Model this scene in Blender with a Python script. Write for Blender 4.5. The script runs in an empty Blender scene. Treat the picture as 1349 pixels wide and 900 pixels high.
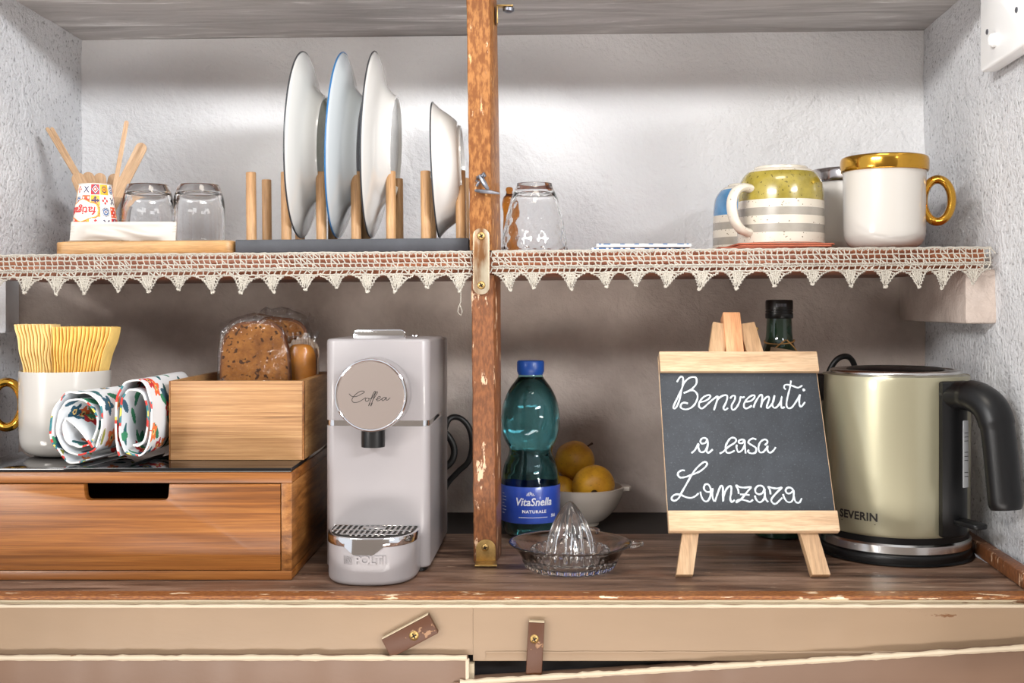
import bpy, bmesh, math, random
from mathutils import Vector, Matrix, noise

R = random.Random(7)
C = bpy.context.scene.collection
PI = math.pi
# ------------------------------------------------------------------ camera, world, lights, exposure
F, CX, CY, CH, Y0 = 1500.0, 690.0, 405.0, 0.323, -1.275     # focal length in px, principal point, eye height above the counter
cam_d = bpy.data.cameras.new('camera')
cam = bpy.data.objects.new('camera', cam_d); C.objects.link(cam)
cam.location = (0, Y0, CH); cam.rotation_euler = (PI/2, 0, 0)
cam_d.sensor_width = 36; cam_d.lens = F*36/1349
cam_d.shift_x = (674.5-CX)/1349; cam_d.shift_y = (CY-450)/1349
cam_d.clip_start = 0.01
sc = bpy.context.scene
sc.camera = cam

w = bpy.data.worlds.new('world'); sc.world = w; w.use_nodes = True
w.node_tree.nodes['Background'].inputs[0].default_value = (0.92, 0.95, 1.0, 1)
w.node_tree.nodes['Background'].inputs[1].default_value = 0.85

def area(name, loc, target, sx, sy, power, col, spread=180):
    d = bpy.data.lights.new(name, 'AREA'); d.shape = 'RECTANGLE'; d.size = sx; d.size_y = sy
    d.energy = power; d.color = col; d.spread = math.radians(spread)
    o = bpy.data.objects.new(name, d); C.objects.link(o)
    o.location = loc
    o.rotation_euler = (Vector(target)-Vector(loc)).to_track_quat('-Z', 'Y').to_euler()
    return o
area('front_key_light', (-1.45, -2.2, 1.20), (0.62, 0.5, 0.88), 1.2, 0.22, 7.6, (1.0, 0.99, 0.97), 52)  # inferred high front light, split into an added crossing pair to brighten side walls
area('front_key_light', (1.45, -2.2, 1.20), (-0.62, 0.5, 0.88), 1.2, 0.22, 7.6, (0.96, 0.98, 1.0), 52)
area('ceiling_lamp_light', (0.12, -0.62, 1.45), (0.12, 0.05, 0.0), 0.5, 0.3, 6.5, (1.0, 0.90, 0.76))
area('low_fill_light', (-0.1, -0.85, -0.42), (0.0, 0.5, 0.65), 1.5, 0.15, 9, (1.0, 0.96, 0.92))  # added fill from low in front, no window there
area('side_fill_light', (1.75, -1.7, 0.22), (-0.1, 0.5, 0.16), 0.6, 0.2, 1.5, (1.0, 0.93, 0.86), 60)  # pair of unseen warm fills, added to brighten the space under the shelf
area('side_fill_light', (-1.85, -1.6, 0.22), (0.1, 0.5, 0.16), 0.6, 0.2, 1.5, (1.0, 0.93, 0.86), 60)
sc.view_settings.view_transform = 'Standard'
sc.view_settings.look = 'None'
sc.view_settings.gamma = 1.0
sc.view_settings.use_curve_mapping = False
sc.view_settings.exposure = 0.18

# ------------------------------------------------------------------ helpers
def P(px, py, D):
    return Vector(((px-CX)*D/F, D+Y0, CH-(py-CY)*D/F))
def XX(px, D): return (px-CX)*D/F
def ZZ(py, D): return CH-(py-CY)*D/F
def YD(D): return D+Y0
def zs(x): return 0.3895+(x+0.66)*0.0084                      # the shelf hangs a little to the left

def lin(c):
    return tuple(((v/12.92) if v <= 0.04045 else ((v+0.055)/1.055)**2.4) for v in [u/255 for u in c])

def obj(name, bm, m, parent=None, ang=38, smooth=True, loc=None):
    bmesh.ops.remove_doubles(bm, verts=bm.verts, dist=1e-6)
    bmesh.ops.recalc_face_normals(bm, faces=bm.faces)
    me = bpy.data.meshes.new(name)
    bm.to_mesh(me); bm.free()
    if smooth:
        me.shade_smooth()
        me.set_sharp_from_angle(angle=math.radians(ang))
    for mm in (m if isinstance(m, (list, tuple)) else [m]):
        me.materials.append(mm)
    o = bpy.data.objects.new(name, me); C.objects.link(o)
    if parent is not None: o.parent = parent
    if loc is not None: o.location = loc
    return o

def thing(name, label, cat, loc=(0, 0, 0), rot=(0, 0, 0), group=None):
    o = bpy.data.objects.new(name, None); C.objects.link(o)
    o.empty_display_size = 0.02
    o.location = loc; o.rotation_euler = rot
    o['label'] = label; o['category'] = cat
    if group: o['group'] = group
    return o
def tag(o, label, cat, group=None):
    o['label'] = label; o['category'] = cat
    if group: o['group'] = group
    return o
def dup(root, loc, rot=None, label=None, group=None):
    r = root.copy(); C.objects.link(r); r.location = loc
    if rot is not None: r.rotation_euler = rot
    if label: r['label'] = label
    if group: r['group'] = group
    for ch in list(root.children):
        c = ch.copy(); C.objects.link(c); c.parent = r
        for g in list(ch.children):
            d = g.copy(); C.objects.link(d); d.parent = c
    return r
def struct(name, bm, m, ang=38):
    o = obj(name, bm, m, None, ang); o['kind'] = 'structure'; return o

def merge(bm, b2):
    me = bpy.data.meshes.new('tmp'); b2.to_mesh(me); b2.free(); bm.from_mesh(me); bpy.data.meshes.remove(me)
def box(bm, x0, x1, y0, y1, z0, z1, bev=0.0, seg=2, rot=None, piv=None):
    b = bmesh.new()
    bmesh.ops.create_cube(b, size=1)
    for v in b.verts:
        v.co = Vector((x0+(v.co.x+.5)*(x1-x0), y0+(v.co.y+.5)*(y1-y0), z0+(v.co.z+.5)*(z1-z0)))
    if bev: bmesh.ops.bevel(b, geom=b.edges[:], offset=bev, segments=seg, profile=0.5, affect='EDGES')
    if rot is not None:
        p = Vector(piv) if piv is not None else Vector(((x0+x1)/2, (y0+y1)/2, (z0+z1)/2))
        bmesh.ops.transform(b, matrix=Matrix.Translation(p) @ rot @ Matrix.Translation(-p), verts=b.verts)
    merge(bm, b)
def nb(): return bmesh.new()
def mkbox(*a, **k):
    bm = nb(); box(bm, *a, **k); return bm
def lathe(bm, prof, n=48, rf=None, loc=(0, 0, 0)):
    lx, ly, lz = loc
    rings = []
    for r, z in prof:
        if r < 1e-6: rings.append([bm.verts.new((lx, ly, lz+z))])
        else:
            ring = []
            for i in range(n):
                a = 2*PI*i/n
                rr = rf(a, r, z) if rf else r
                ring.append(bm.verts.new((lx+rr*math.cos(a), ly+rr*math.sin(a), lz+z)))
            rings.append(ring)
    for A, B in zip(rings, rings[1:]):
        if len(A) == 1 and len(B) == 1: continue
        for i in range(n):
            j = (i+1) % n
            if len(A) == 1: bm.faces.new((A[0], B[i], B[j]))
            elif len(B) == 1: bm.faces.new((A[i], B[0], A[j]))
            else: bm.faces.new((A[i], B[i], B[j], A[j]))
    return bm
def mklathe(prof, n=48, rf=None, loc=(0, 0, 0)): return lathe(nb(), prof, n, rf, loc)
def smoothp(prof, k=4):
    """Catmull-Rom through 2-D or 3-D points"""
    out = []
    pts = [Vector(p) for p in prof]
    for i in range(len(pts)-1):
        p0 = pts[max(i-1, 0)]; p1 = pts[i]; p2 = pts[i+1]; p3 = pts[min(i+2, len(pts)-1)]
        for j in range(k):
            t = j/k
            out.append(0.5*((2*p1)+(p2-p0)*t+(2*p0-5*p1+4*p2-p3)*t*t+(3*p1-p0-3*p2+p3)*t*t*t))
    out.append(pts[-1])
    return out
def tube(bm, path, r, n=8, closed=False, ab=None, up=None, caps=True):
    """sweep an ellipse (r*ab[0] along side, r*ab[1] along up) along path"""
    path = [Vector(p) for p in path]; m = len(path)
    a, b = ab or (1, 1)
    rings = []; prevn = None
    for i in range(m):
        if closed: t = path[(i+1) % m]-path[(i-1) % m]
        else: t = path[min(i+1, m-1)]-path[max(i-1, 0)]
        if t.length < 1e-9: t = Vector((0, 0, 1))
        t.normalize()
        if up is not None: u = Vector(up)
        elif prevn is None: u = Vector((0, 0, 1)) if abs(t.z) < .9 else Vector((1, 0, 0))
        else: u = prevn
        nn = u-t*u.dot(t)
        if nn.length < 1e-6: nn = t.orthogonal()
        nn.normalize(); prevn = nn
        s = t.cross(nn)
        rr = r[i] if isinstance(r, (list, tuple)) else r
        rings.append([bm.verts.new(path[i]+s*(rr*a*math.cos(2*PI*k/n))+nn*(rr*b*math.sin(2*PI*k/n))) for k in range(n)])
    for i in range(m if closed else m-1):
        A, B = rings[i], rings[(i+1) % m]
        for k in range(n):
            bm.faces.new((A[k], A[(k+1) % n], B[(k+1) % n], B[k]))
    if caps and not closed:
        bm.faces.new(list(reversed(rings[0]))); bm.faces.new(rings[-1])
    return bm
def mktube(*a, **k): return tube(nb(), *a, **k)
def prism(bm, poly, y0, y1, bev=0.0, seg=2):
    """poly of (x, z), pushed along y"""
    b = nb()
    f = [b.verts.new((x, y0, z)) for x, z in poly]; k = [b.verts.new((x, y1, z)) for x, z in poly]
    b.faces.new(f); b.faces.new(list(reversed(k)))
    n = len(poly)
    for i in range(n):
        b.faces.new((f[i], k[i], k[(i+1) % n], f[(i+1) % n]))
    bmesh.ops.recalc_face_normals(b, faces=b.faces)
    if bev:
        es = [e for e in b.edges if abs(e.verts[0].co.y-e.verts[1].co.y) < 1e-7]
        bmesh.ops.bevel(b, geom=es, offset=bev, segments=seg, profile=0.5, affect='EDGES')
    merge(bm, b); return bm
def vprism(bm, poly, z0, z1, bev=0.0, seg=2, top=True, bottom=True):
    """poly of (x, y), pushed along z"""
    b = nb()
    f = [b.verts.new((x, y, z0)) for x, y in poly]; k = [b.verts.new((x, y, z1)) for x, y in poly]
    b.faces.new(f); b.faces.new(list(reversed(k)))
    n = len(poly)
    for i in range(n):
        b.faces.new((f[i], k[i], k[(i+1) % n], f[(i+1) % n]))
    bmesh.ops.recalc_face_normals(b, faces=b.faces)
    if bev:
        es = [e for e in b.edges if abs(e.verts[0].co.z-e.verts[1].co.z) < 1e-7 and
              ((top and e.verts[0].co.z > (z0+z1)/2) or (bottom and e.verts[0].co.z < (z0+z1)/2))]
        bmesh.ops.bevel(b, geom=es, offset=bev, segments=seg, profile=0.5, affect='EDGES')
    merge(bm, b); return bm
def rrect(x0, x1, y0, y1, r, k=5):
    """rounded rectangle; r is one radius or four (x0y0, x1y0, x1y1, x0y1)"""
    rs = r if isinstance(r, (list, tuple)) else [r]*4
    out = []
    for (cx, cy, a0), q in zip(((x0, y0, PI), (x1, y0, 1.5*PI), (x1, y1, 0), (x0, y1, .5*PI)), rs):
        ox = cx+(q if cx == x0 else -q); oy = cy+(q if cy == y0 else -q)
        if q < 1e-6: out.append((cx, cy)); continue
        for i in range(k+1):
            a = a0+.5*PI*i/k
            out.append((ox+q*math.cos(a), oy+q*math.sin(a)))
    return out
def text_bm(s, size, ext=0.0003, offset=0.0, shear=0.0, sx=1.0, space=1.0, res=3):
    """text lying in the x-z plane, centred, facing -y"""
    cu = bpy.data.curves.new('tmp_text', 'FONT'); cu.body = s; cu.size = size; cu.extrude = ext
    cu.offset = offset; cu.shear = shear; cu.align_x = 'CENTER'; cu.align_y = 'CENTER'; cu.resolution_u = res
    cu.space_character = space
    o = bpy.data.objects.new('tmp_text', cu); C.objects.link(o)
    me = bpy.data.meshes.new_from_object(o.evaluated_get(bpy.context.evaluated_depsgraph_get()))
    bm = nb(); bm.from_mesh(me)
    bpy.data.objects.remove(o); bpy.data.curves.remove(cu); bpy.data.meshes.remove(me)
    for v in bm.verts: v.co = Vector((v.co.x*sx, -v.co.z, v.co.y))
    return bm
def wrap(bm, cx, cy, rad, a0, z0, rfun=None):
    """bend an x-z text around a vertical cylinder; a0 is the angle of its centre"""
    for v in bm.verts:
        x, y, z = v.co
        rr = rad if rfun is None else rfun(z0+z)
        a = a0+x/rr
        q = rr-y
        v.co = Vector((cx+q*math.cos(a), cy+q*math.sin(a), z0+z))
    return bm
def xf(bm, m):
    bmesh.ops.transform(bm, matrix=m, verts=bm.verts); return bm
def T(x, y, z): return Matrix.Translation((x, y, z))
def RX(a): return Matrix.Rotation(a, 4, 'X')
def RY(a): return Matrix.Rotation(a, 4, 'Y')
def RZ(a): return Matrix.Rotation(a, 4, 'Z')
def paint(o, fn):
    me = o.data
    at = me.color_attributes.new('print', 'FLOAT_COLOR', 'CORNER')
    buf = []
    for p in me.polygons:
        c = fn(p.center); buf.extend((c[0], c[1], c[2], 1.0)*p.loop_total)
    at.data.foreach_set('color', buf)

# ------------------------------------------------------------------ materials
class N:
    def __init__(s, name):
        s.m = bpy.data.materials.new(name); s.m.use_nodes = True
        s.t = s.m.node_tree; s.b = s.t.nodes['Principled BSDF']; s.out = s.t.nodes['Material Output']
    def n(s, typ, **kw):
        x = s.t.nodes.new(typ)
        for k, v in kw.items():
            if k.startswith('i_'): x.inputs[k[2:].replace('_', ' ')].default_value = v
            else: setattr(x, k, v)
        return x
    def l(s, a, b): s.t.links.new(a, b)
    def coord(s, scale=(1, 1, 1), rot=(0, 0, 0), kind='Object'):
        tc = s.n('ShaderNodeTexCoord'); mp = s.n('ShaderNodeMapping')
        mp.inputs['Scale'].default_value = scale; mp.inputs['Rotation'].default_value = rot
        s.l(tc.outputs[kind], mp.inputs['Vector']); return mp.outputs['Vector']
    def noise(s, vec, scale, detail=4, rough=.55, dist=0.0):
        x = s.n('ShaderNodeTexNoise'); x.inputs['Scale'].default_value = scale; x.inputs['Detail'].default_value = detail
        x.inputs['Roughness'].default_value = rough; x.inputs['Distortion'].default_value = dist
        s.l(vec, x.inputs['Vector']); return x.outputs['Fac']
    def ramp(s, fac, stops):
        x = s.n('ShaderNodeValToRGB'); e = x.color_ramp.elements
        while len(e) < len(stops): e.new(0.5)
        for k, (p, c) in zip(e, stops):
            k.position = p; k.color = tuple(c)+((1,) if len(c) == 3 else ())
        s.l(fac, x.inputs['Fac']); return x.outputs['Color']
    def mix(s, fac, a, b, mode='MIX'):
        x = s.n('ShaderNodeMix', data_type='RGBA', blend_type=mode)
        if isinstance(fac, (int, float)): x.inputs['Factor'].default_value = fac
        else: s.l(fac, x.inputs['Factor'])
        for v, k in ((a, 'A'), (b, 'B')):
            sock = [i for i in x.inputs if i.name == k and i.type == 'RGBA'][0]
            if isinstance(v, tuple): sock.default_value = v+((1,) if len(v) == 3 else ())
            else: s.l(v, sock)
        return [o for o in x.outputs if o.type == 'RGBA'][0]
    def bump(s, h, strength, dist=0.002, prev=None):
        x = s.n('ShaderNodeBump'); x.inputs['Strength'].default_value = strength; x.inputs['Distance'].default_value = dist
        s.l(h, x.inputs['Height'])
        if prev is not None: s.l(prev, x.inputs['Normal'])
        return x.outputs['Normal']
    def set(s, **kw):
        for k, v in kw.items():
            i = s.b.inputs[k.replace('_', ' ')]
            if isinstance(v, (int, float)): i.default_value = v
            elif isinstance(v, tuple): i.default_value = v+((1,) if len(v) == 3 and i.type == 'RGBA' else ())
            else: s.l(v, i)
        return s.m

def basic(name, col, rough=.5, metal=0.0, var=0.0, vscale=30, bump=0.0, bscale=200, coat=0.0, spec=.5, sheen=0.0):
    k = N(name)
    k.set(Roughness=rough, Metallic=metal, Coat_Weight=coat, Specular_IOR_Level=spec, Sheen_Weight=sheen)
    v = k.coord()
    if var:
        f = k.noise(v, vscale, 5, .6)
        lo = tuple(c*(1-var) for c in col); hi = tuple(min(1, c*(1+var*.6)) for c in col)
        k.set(Base_Color=k.ramp(f, [(.3, lo), (.7, hi)]))
    else: k.set(Base_Color=tuple(col))
    if bump: k.set(Normal=k.bump(k.noise(v, bscale, 4), bump, .001))
    return k.m
def wood(name, dark, mid, light, scale=(6, 60, 60), rough=.45, bump=.15, knots=0.0, coat=0.0, fine=8.0, rot=(0, 0, 0)):
    """straight grained wood; the grain runs along the axis with the smallest scale"""
    k = N(name)
    v = k.coord(scale, rot)
    a = k.noise(v, 1.0, 6, .6, .4)
    b = k.noise(v, fine, 3, .6)
    c1 = k.ramp(a, [(.28, dark), (.5, mid), (.72, light)])
    c2 = k.ramp(b, [(.3, (.62, .6, .56)), (.62, (1, 1, 1))])
    c = k.mix(.75, c1, c2, 'MULTIPLY')
    if knots:
        kv = k.coord((scale[0]*.9, scale[1]*.25, scale[2]*.25))
        kn = k.noise(kv, 2.2, 2, .5)
        c = k.mix(k.ramp(kn, [(.66, (0, 0, 0)), (.74, (knots, knots, knots))]), c, tuple(x*.45 for x in dark))
    k.set(Base_Color=c, Roughness=rough, Coat_Weight=coat, Coat_Roughness=.25)
    k.set(Normal=k.bump(b, bump, .0006))
    return k.m
def plaster(name, col, fine=90, fs=.35, coarse=9, cs=.5, speck=0.0, dirt=.12, dist=.004, tint=None):
    k = N(name); v = k.coord()
    f1 = k.noise(v, coarse, 6, .6, .6); f2 = k.noise(v, fine, 5, .65); f3 = k.noise(v, 4, 5, .65)
    c = k.ramp(f3, [(.3, tuple(x*(1-dirt) for x in (tint or col))), (.62, col)])
    if speck:
        vo = k.noise(v, 150, 3, .6)
        c = k.mix(k.ramp(vo, [(.32, (speck,)*3), (.42, (0, 0, 0))]), c, (.12, .12, .13))
    k.set(Base_Color=c, Roughness=.85, Specular_IOR_Level=.25)
    nrm = k.bump(f1, cs, dist*2.2)
    k.set(Normal=k.bump(f2, fs, dist, nrm))
    return k.m
def chipped(name, col, under, thr=.66, rough=.4, chips=26, bump=.25, stretch=(1, 1, 1), mottle=None):
    """old paint worn through to what is under it"""
    k = N(name); v = k.coord(stretch)
    f = k.noise(v, chips, 6, .62); g = k.noise(v, 5, 4, .6); h = k.noise(v, 160, 3, .6)
    base = k.ramp(g, [(.3, tuple(x*.86 for x in col)), (.65, col)])
    if mottle: base = k.mix(k.ramp(h, [(.42, (0, 0, 0)), (.62, (.7, .7, .7))]), base, mottle)
    m = k.ramp(f, [(thr, (0, 0, 0)), (thr+.025, (1, 1, 1))])
    k.set(Base_Color=k.mix(m, base, under), Roughness=rough)
    inv = k.n('ShaderNodeInvert'); k.l(m, inv.inputs['Color'])
    n1 = k.bump(inv.outputs['Color'], bump, .0012)
    k.set(Normal=k.bump(h, .12, .0006, n1))
    return k.m
def glass(name, col=(1, 1, 1), ior=1.46, rough=0.0):
    k = N(name); return k.set(Base_Color=col, Transmission_Weight=1.0, IOR=ior, Roughness=rough)
def film(name, gloss=.06, fres=.5):
    k = N(name); t = k.t; t.nodes.remove(k.b)
    tr = k.n('ShaderNodeBsdfTransparent'); tr.inputs[0].default_value = (.93, .93, .93, 1)
    gl = k.n('ShaderNodeBsdfGlossy'); gl.inputs['Roughness'].default_value = .12
    lw = k.n('ShaderNodeLayerWeight'); lw.inputs['Blend'].default_value = .25
    ma = k.n('ShaderNodeMath', operation='MULTIPLY_ADD'); ma.inputs[1].default_value = fres; ma.inputs[2].default_value = gloss
    k.l(lw.outputs['Fresnel'], ma.inputs[0])
    mx = k.n('ShaderNodeMixShader'); k.l(ma.outputs[0], mx.inputs[0]); k.l(tr.outputs[0], mx.inputs[1]); k.l(gl.outputs[0], mx.inputs[2])
    v = k.coord(); k.l(k.bump(k.noise(v, 60, 3, .5, 1.0), .5, .004), gl.inputs['Normal'])
    k.l(mx.outputs[0], k.out.inputs[0]); return k.m
def printed(name, rough=.7, bump=.2, bscale=900):
    k = N(name)
    a = k.n('ShaderNodeVertexColor', layer_name='print')
    k.set(Base_Color=a.outputs['Color'], Roughness=rough)
    k.set(Normal=k.bump(k.noise(k.coord(), bscale, 2), bump, .0004)); return k.m

M = {}
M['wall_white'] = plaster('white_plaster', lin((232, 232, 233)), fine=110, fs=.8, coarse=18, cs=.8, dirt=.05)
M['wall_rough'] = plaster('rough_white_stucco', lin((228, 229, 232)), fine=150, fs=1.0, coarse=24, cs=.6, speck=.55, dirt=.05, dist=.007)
M['wall_shaded'] = plaster('shaded_grey_plaster', lin((212, 198, 188)), fine=95, fs=.6, coarse=15, cs=.8, dirt=.25, tint=lin((186, 168, 157)))  # plaster greyed and browned: shade under the shelf put into its colour
k = N('brushed_grey_ceiling'); v = k.coord((2.2, 16, 30))
f = k.noise(v, 2.0, 7, .65, .8)
k.set(Base_Color=k.ramp(f, [(.3, lin((150, 146, 144))), (.58, lin((186, 183, 181))), (.70, lin((232, 231, 229)))]), Roughness=.7)
k.set(Normal=k.bump(f, .8, .006)); M['ceiling'] = k.m
M['post'] = chipped('varnished_worn_post_wood', lin((118, 70, 32)), lin((196, 148, 92)), thr=.62, rough=.30, chips=52, stretch=(1.6, 1.6, .55), mottle=lin((168, 116, 66)))
M['post_low'] = chipped('reddish_worn_post_wood', lin((106, 64, 38)), lin((214, 178, 146)), thr=.60, rough=.4, chips=46, stretch=(1.8, 1.8, .6), mottle=lin((142, 90, 54)))
M['shelf'] = wood('red_brown_shelf_wood', lin((84, 42, 26)), lin((140, 78, 48)), lin((176, 112, 74)), (5, 40, 40))
k = N('worn_brown_counter_wood'); v = k.coord((3.2, 26, 26)); v1 = k.coord((1, 1, 1)); v2 = k.coord((5, 34, 34))
f = k.noise(v, 1.5, 7, .65, .5); g = k.noise(v1, 7, 5, .6); h = k.noise(v2, 5, 5, .7)
c = k.ramp(f, [(.34, lin((54, 36, 28))), (.5, lin((118, 92, 76))), (.66, lin((158, 130, 112)))])
c = k.mix(k.ramp(g, [(.52, (0, 0, 0)), (.72, (.7, .7, .7))]), c, lin((112, 68, 42)))
c = k.mix(k.ramp(h, [(.64, (0, 0, 0)), (.68, (.8, .8, .8))]), c, lin((216, 190, 164)))
k.set(Base_Color=c, Roughness=.42); k.set(Normal=k.bump(f, .6, .003)); M['counter'] = k.m
M['edge'] = chipped('worn_orange_brown_edge', lin((120, 68, 34)), lin((232, 206, 172)), thr=.60, rough=.45, chips=16, stretch=(1, 3, 6), mottle=lin((176, 116, 62)))
M['cream'] = chipped('cream_gloss_paint', lin((154, 131, 107)), lin((120, 84, 56)), thr=.70, rough=.33, chips=22, stretch=(.6, 1.6, 1.6))
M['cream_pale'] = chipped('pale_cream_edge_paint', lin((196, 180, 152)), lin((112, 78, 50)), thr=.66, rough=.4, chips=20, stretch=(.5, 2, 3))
M['bead'] = chipped('pale_highlight_bead', lin((202, 186, 162)), lin((130, 96, 68)), thr=.68, rough=.35, chips=30, stretch=(.6, 1, 1))  # pale tone puts the light caught on rail and door edges into the colour
M['cream_rose'] = chipped('dusky_cream_gloss_paint', lin((124, 99, 82)), lin((206, 184, 160)), thr=.74, rough=.33, chips=18, stretch=(.8, 1.5, 1.5))
M['gap'] = basic('dark_cupboard_inside', lin((46, 42, 42)), .8)
M['recess_black'] = basic('recess_shade_black', lin((26, 21, 20)), .6, var=.3)  # black that stands in for the shade of the recess behind the planks
M['latch'] = chipped('brown_latch_wood', lin((84, 46, 20)), lin((150, 112, 80)), thr=.60, rough=.45, chips=70)
M['brass'] = basic('aged_brass', lin((178, 146, 92)), .38, .9, var=.35, vscale=120)
M['steel_old'] = N('tarnished_steel').m
k = N('tarnished_rust_plate'); v = k.coord((60, 60, 14)); f = k.noise(v, 1.0, 5, .6)
k.set(Base_Color=k.ramp(f, [(.36, lin((120, 82, 50))), (.55, lin((172, 160, 138))), (.8, lin((196, 188, 170)))]), Roughness=.42, Metallic=.75)
k.set(Normal=k.bump(f, .2, .001)); M['steel_old'] = k.m
M['grey_iron'] = basic('grey_cast_iron', lin((120, 122, 130)), .4, .8, var=.3, vscale=150)
M['dark_metal'] = basic('dark_slot_metal', lin((40, 36, 30)), .5, .6)
M['chrome'] = basic('chrome', (.82, .82, .84), .07, 1.0)
M['satin'] = basic('satin_taupe_metal', lin((176, 164, 158)), .33, .85, bump=.02, bscale=600)
M['gold'] = basic('mirror_gold', lin((206, 156, 62)), .14, 1.0)
M['silver'] = basic('mirror_silver', lin((176, 170, 170)), .14, 1.0)
M['lace'] = basic('off_white_cotton_thread', lin((180, 174, 163)), .9, var=.12, vscale=140, bump=.5, bscale=1200, spec=.2, sheen=.2)
M['bamboo'] = wood('pale_bamboo', lin((158, 116, 66)), lin((188, 144, 92)), lin((208, 166, 112)), (7, 70, 90), .42, .1, knots=.5)
M['bamboo_box'] = wood('light_bamboo_board', lin((140, 98, 60)), lin((174, 130, 86)), lin((200, 158, 110)), (4, 60, 300), .45, .3, knots=.45)
M['bamboo_box_side'] = wood('light_bamboo_end_grain', lin((136, 94, 54)), lin((170, 126, 78)), lin((198, 156, 106)), (60, 9, 110), .45, .12)
M['bamboo_dark'] = wood('honey_bamboo_board', lin((98, 54, 18)), lin((142, 86, 36)), lin((170, 112, 54)), (2.4, 34, 150), .36, .2, knots=.5, coat=.15)
M['bamboo_dark_side'] = wood('honey_bamboo_side', lin((92, 52, 20)), lin((144, 92, 44)), lin((184, 128, 72)), (40, 9, 90), .4, .12)
M['dowel'] = wood('pale_dowel_wood', lin((152, 112, 74)), lin((184, 142, 98)), lin((204, 166, 122)), (90, 90, 7), .5, .1)
M['easel'] = wood('pale_pine', lin((176, 140, 104)), lin((204, 172, 138)), lin((218, 190, 156)), (5, 40, 60), .5, .1)
M['easel_leg'] = wood('pale_pine_leg', lin((172, 134, 96)), lin((202, 166, 128)), lin((216, 186, 150)), (60, 60, 5), .5, .1)
M['easel_orange'] = wood('orange_pine', lin((196, 132, 88)), lin((222, 160, 114)), lin((232, 178, 134)), (60, 60, 5), .5, .1)
M['stick'] = wood('birch_stick_wood', lin((176, 138, 104)), lin((206, 170, 134)), lin((222, 190, 156)), (120, 120, 9), .6, .08)
M['slate'] = basic('dark_grey_slate_stain', lin((58, 60, 66)), .55, var=.25, vscale=26, bump=.15, bscale=150)
M['porcelain'] = basic('white_porcelain', lin((206, 205, 202)), .16, coat=.5)
M['porcelain_grey'] = basic('greyish_porcelain', lin((186, 192, 196)), .16, coat=.5)
M['mug_white'] = basic('white_glazed_mug', lin((194, 190, 184)), .2, coat=.4)
k = N('speckled_cream_glaze'); v = k.coord()
k.set(Base_Color=k.mix(k.ramp(k.noise(v, 330, 1, .4), [(.27, (1, 1, 1)), (.30, (0, 0, 0))]), lin((200, 192, 178)), lin((110, 98, 84))), Roughness=.25, Coat_Weight=.4)
M['glaze_cream'] = k.m
k = N('speckled_yellow_glaze'); v = k.coord()
c = k.ramp(k.noise(v, 40, 4, .6), [(.3, lin((124, 110, 40))), (.7, lin((160, 144, 62)))])
k.set(Base_Color=k.mix(k.ramp(k.noise(v, 300, 1, .4), [(.28, (1, 1, 1)), (.32, (0, 0, 0))]), c, lin((92, 80, 30))), Roughness=.2, Coat_Weight=.5)
M['glaze_yellow'] = k.m
M['glaze_blue'] = basic('blue_glaze', lin((70, 122, 164)), .2, var=.25, vscale=40, coat=.5)
M['glaze_grey'] = basic('grey_glaze', lin((148, 142, 132)), .25, var=.12, vscale=60, coat=.4)
M['terracotta'] = basic('terracotta', lin((168, 92, 66)), .75, var=.2, vscale=50, bump=.2)
M['terracotta_dark'] = basic('dark_terracotta', lin((140, 72, 50)), .75, var=.25, vscale=50, bump=.2)
M['clear'] = glass('clear_glass')
M['thin_plastic'] = film('clear_plastic_cup', .05, .7)
M['film'] = film('clear_wrap_film', .03, .38)
M['amber'] = glass('amber_glass', lin((196, 120, 40)), 1.45)
M['pet'] = glass('teal_bottle_plastic', lin((196, 234, 238)), 1.30)
M['water'] = glass('teal_tinted_water', lin((190, 232, 238)), 1.33)
M['cap_blue'] = basic('dark_blue_plastic', lin((22, 66, 140)), .35)
k = N('blue_bottle_label'); v = k.coord()
k.set(Base_Color=k.ramp(k.noise(v, 22, 2), [(.4, lin((46, 76, 176))), (.6, lin((62, 94, 194)))]), Roughness=.3, Coat_Weight=.3); M['label_blue'] = k.m
M['white_ink'] = basic('white_print', lin((236, 238, 246)), .5)
M['black_ink'] = basic('black_print', lin((34, 30, 28)), .5)
M['red_ink'] = basic('red_print', lin((206, 44, 44)), .5)
M['paper_white'] = basic('white_paper', lin((192, 186, 178)), .7, bump=.1, bscale=300)
M['napkin'] = basic('yellow_paper_napkin', lin((250, 210, 122)), .85, var=.12, vscale=60, bump=.2, bscale=500)
M['napkin_pale'] = basic('pale_yellow_paper_napkin', lin((248, 218, 152)), .85, var=.12, vscale=60, bump=.2, bscale=500)
M['machine'] = basic('pearl_grey_plastic', lin((150, 145, 146)), .30, coat=.2, bump=.01, bscale=800)
M['machine_dark'] = basic('grey_back_plastic', lin((150, 142, 138)), .4)
M['black_plastic'] = basic('black_plastic', lin((15, 15, 16)), .36, spec=.35, bump=.05, bscale=900)
M['black_glass'] = basic('black_glass_plate', lin((14, 14, 16)), .05, coat=.6)
M['rubber'] = basic('black_rubber_cable', lin((16, 15, 15)), .5)
M['kettle'] = basic('champagne_metallic_paint', lin((172, 167, 141)), .30, .55, coat=.35)
M['steel'] = basic('brushed_steel', (.66, .65, .64), .22, 1.0, bump=.03, bscale=500)
k = N('chalkboard_black'); v = k.coord()
f = k.noise(v, 9, 6, .7, .4); g = k.noise(v, 420, 2, .6)
c = k.ramp(f, [(.3, lin((30, 34, 39))), (.7, lin((54, 59, 66)))])
k.set(Base_Color=k.mix(k.ramp(g, [(.6, (0, 0, 0)), (.75, (.3, .3, .3))]), c, lin((120, 126, 132))), Roughness=.62)
k.set(Normal=k.bump(g, .2, .0004)); M['board'] = k.m
M['chalk'] = basic('white_chalk', lin((200, 208, 214)), .95, var=.22, vscale=320)
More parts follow.
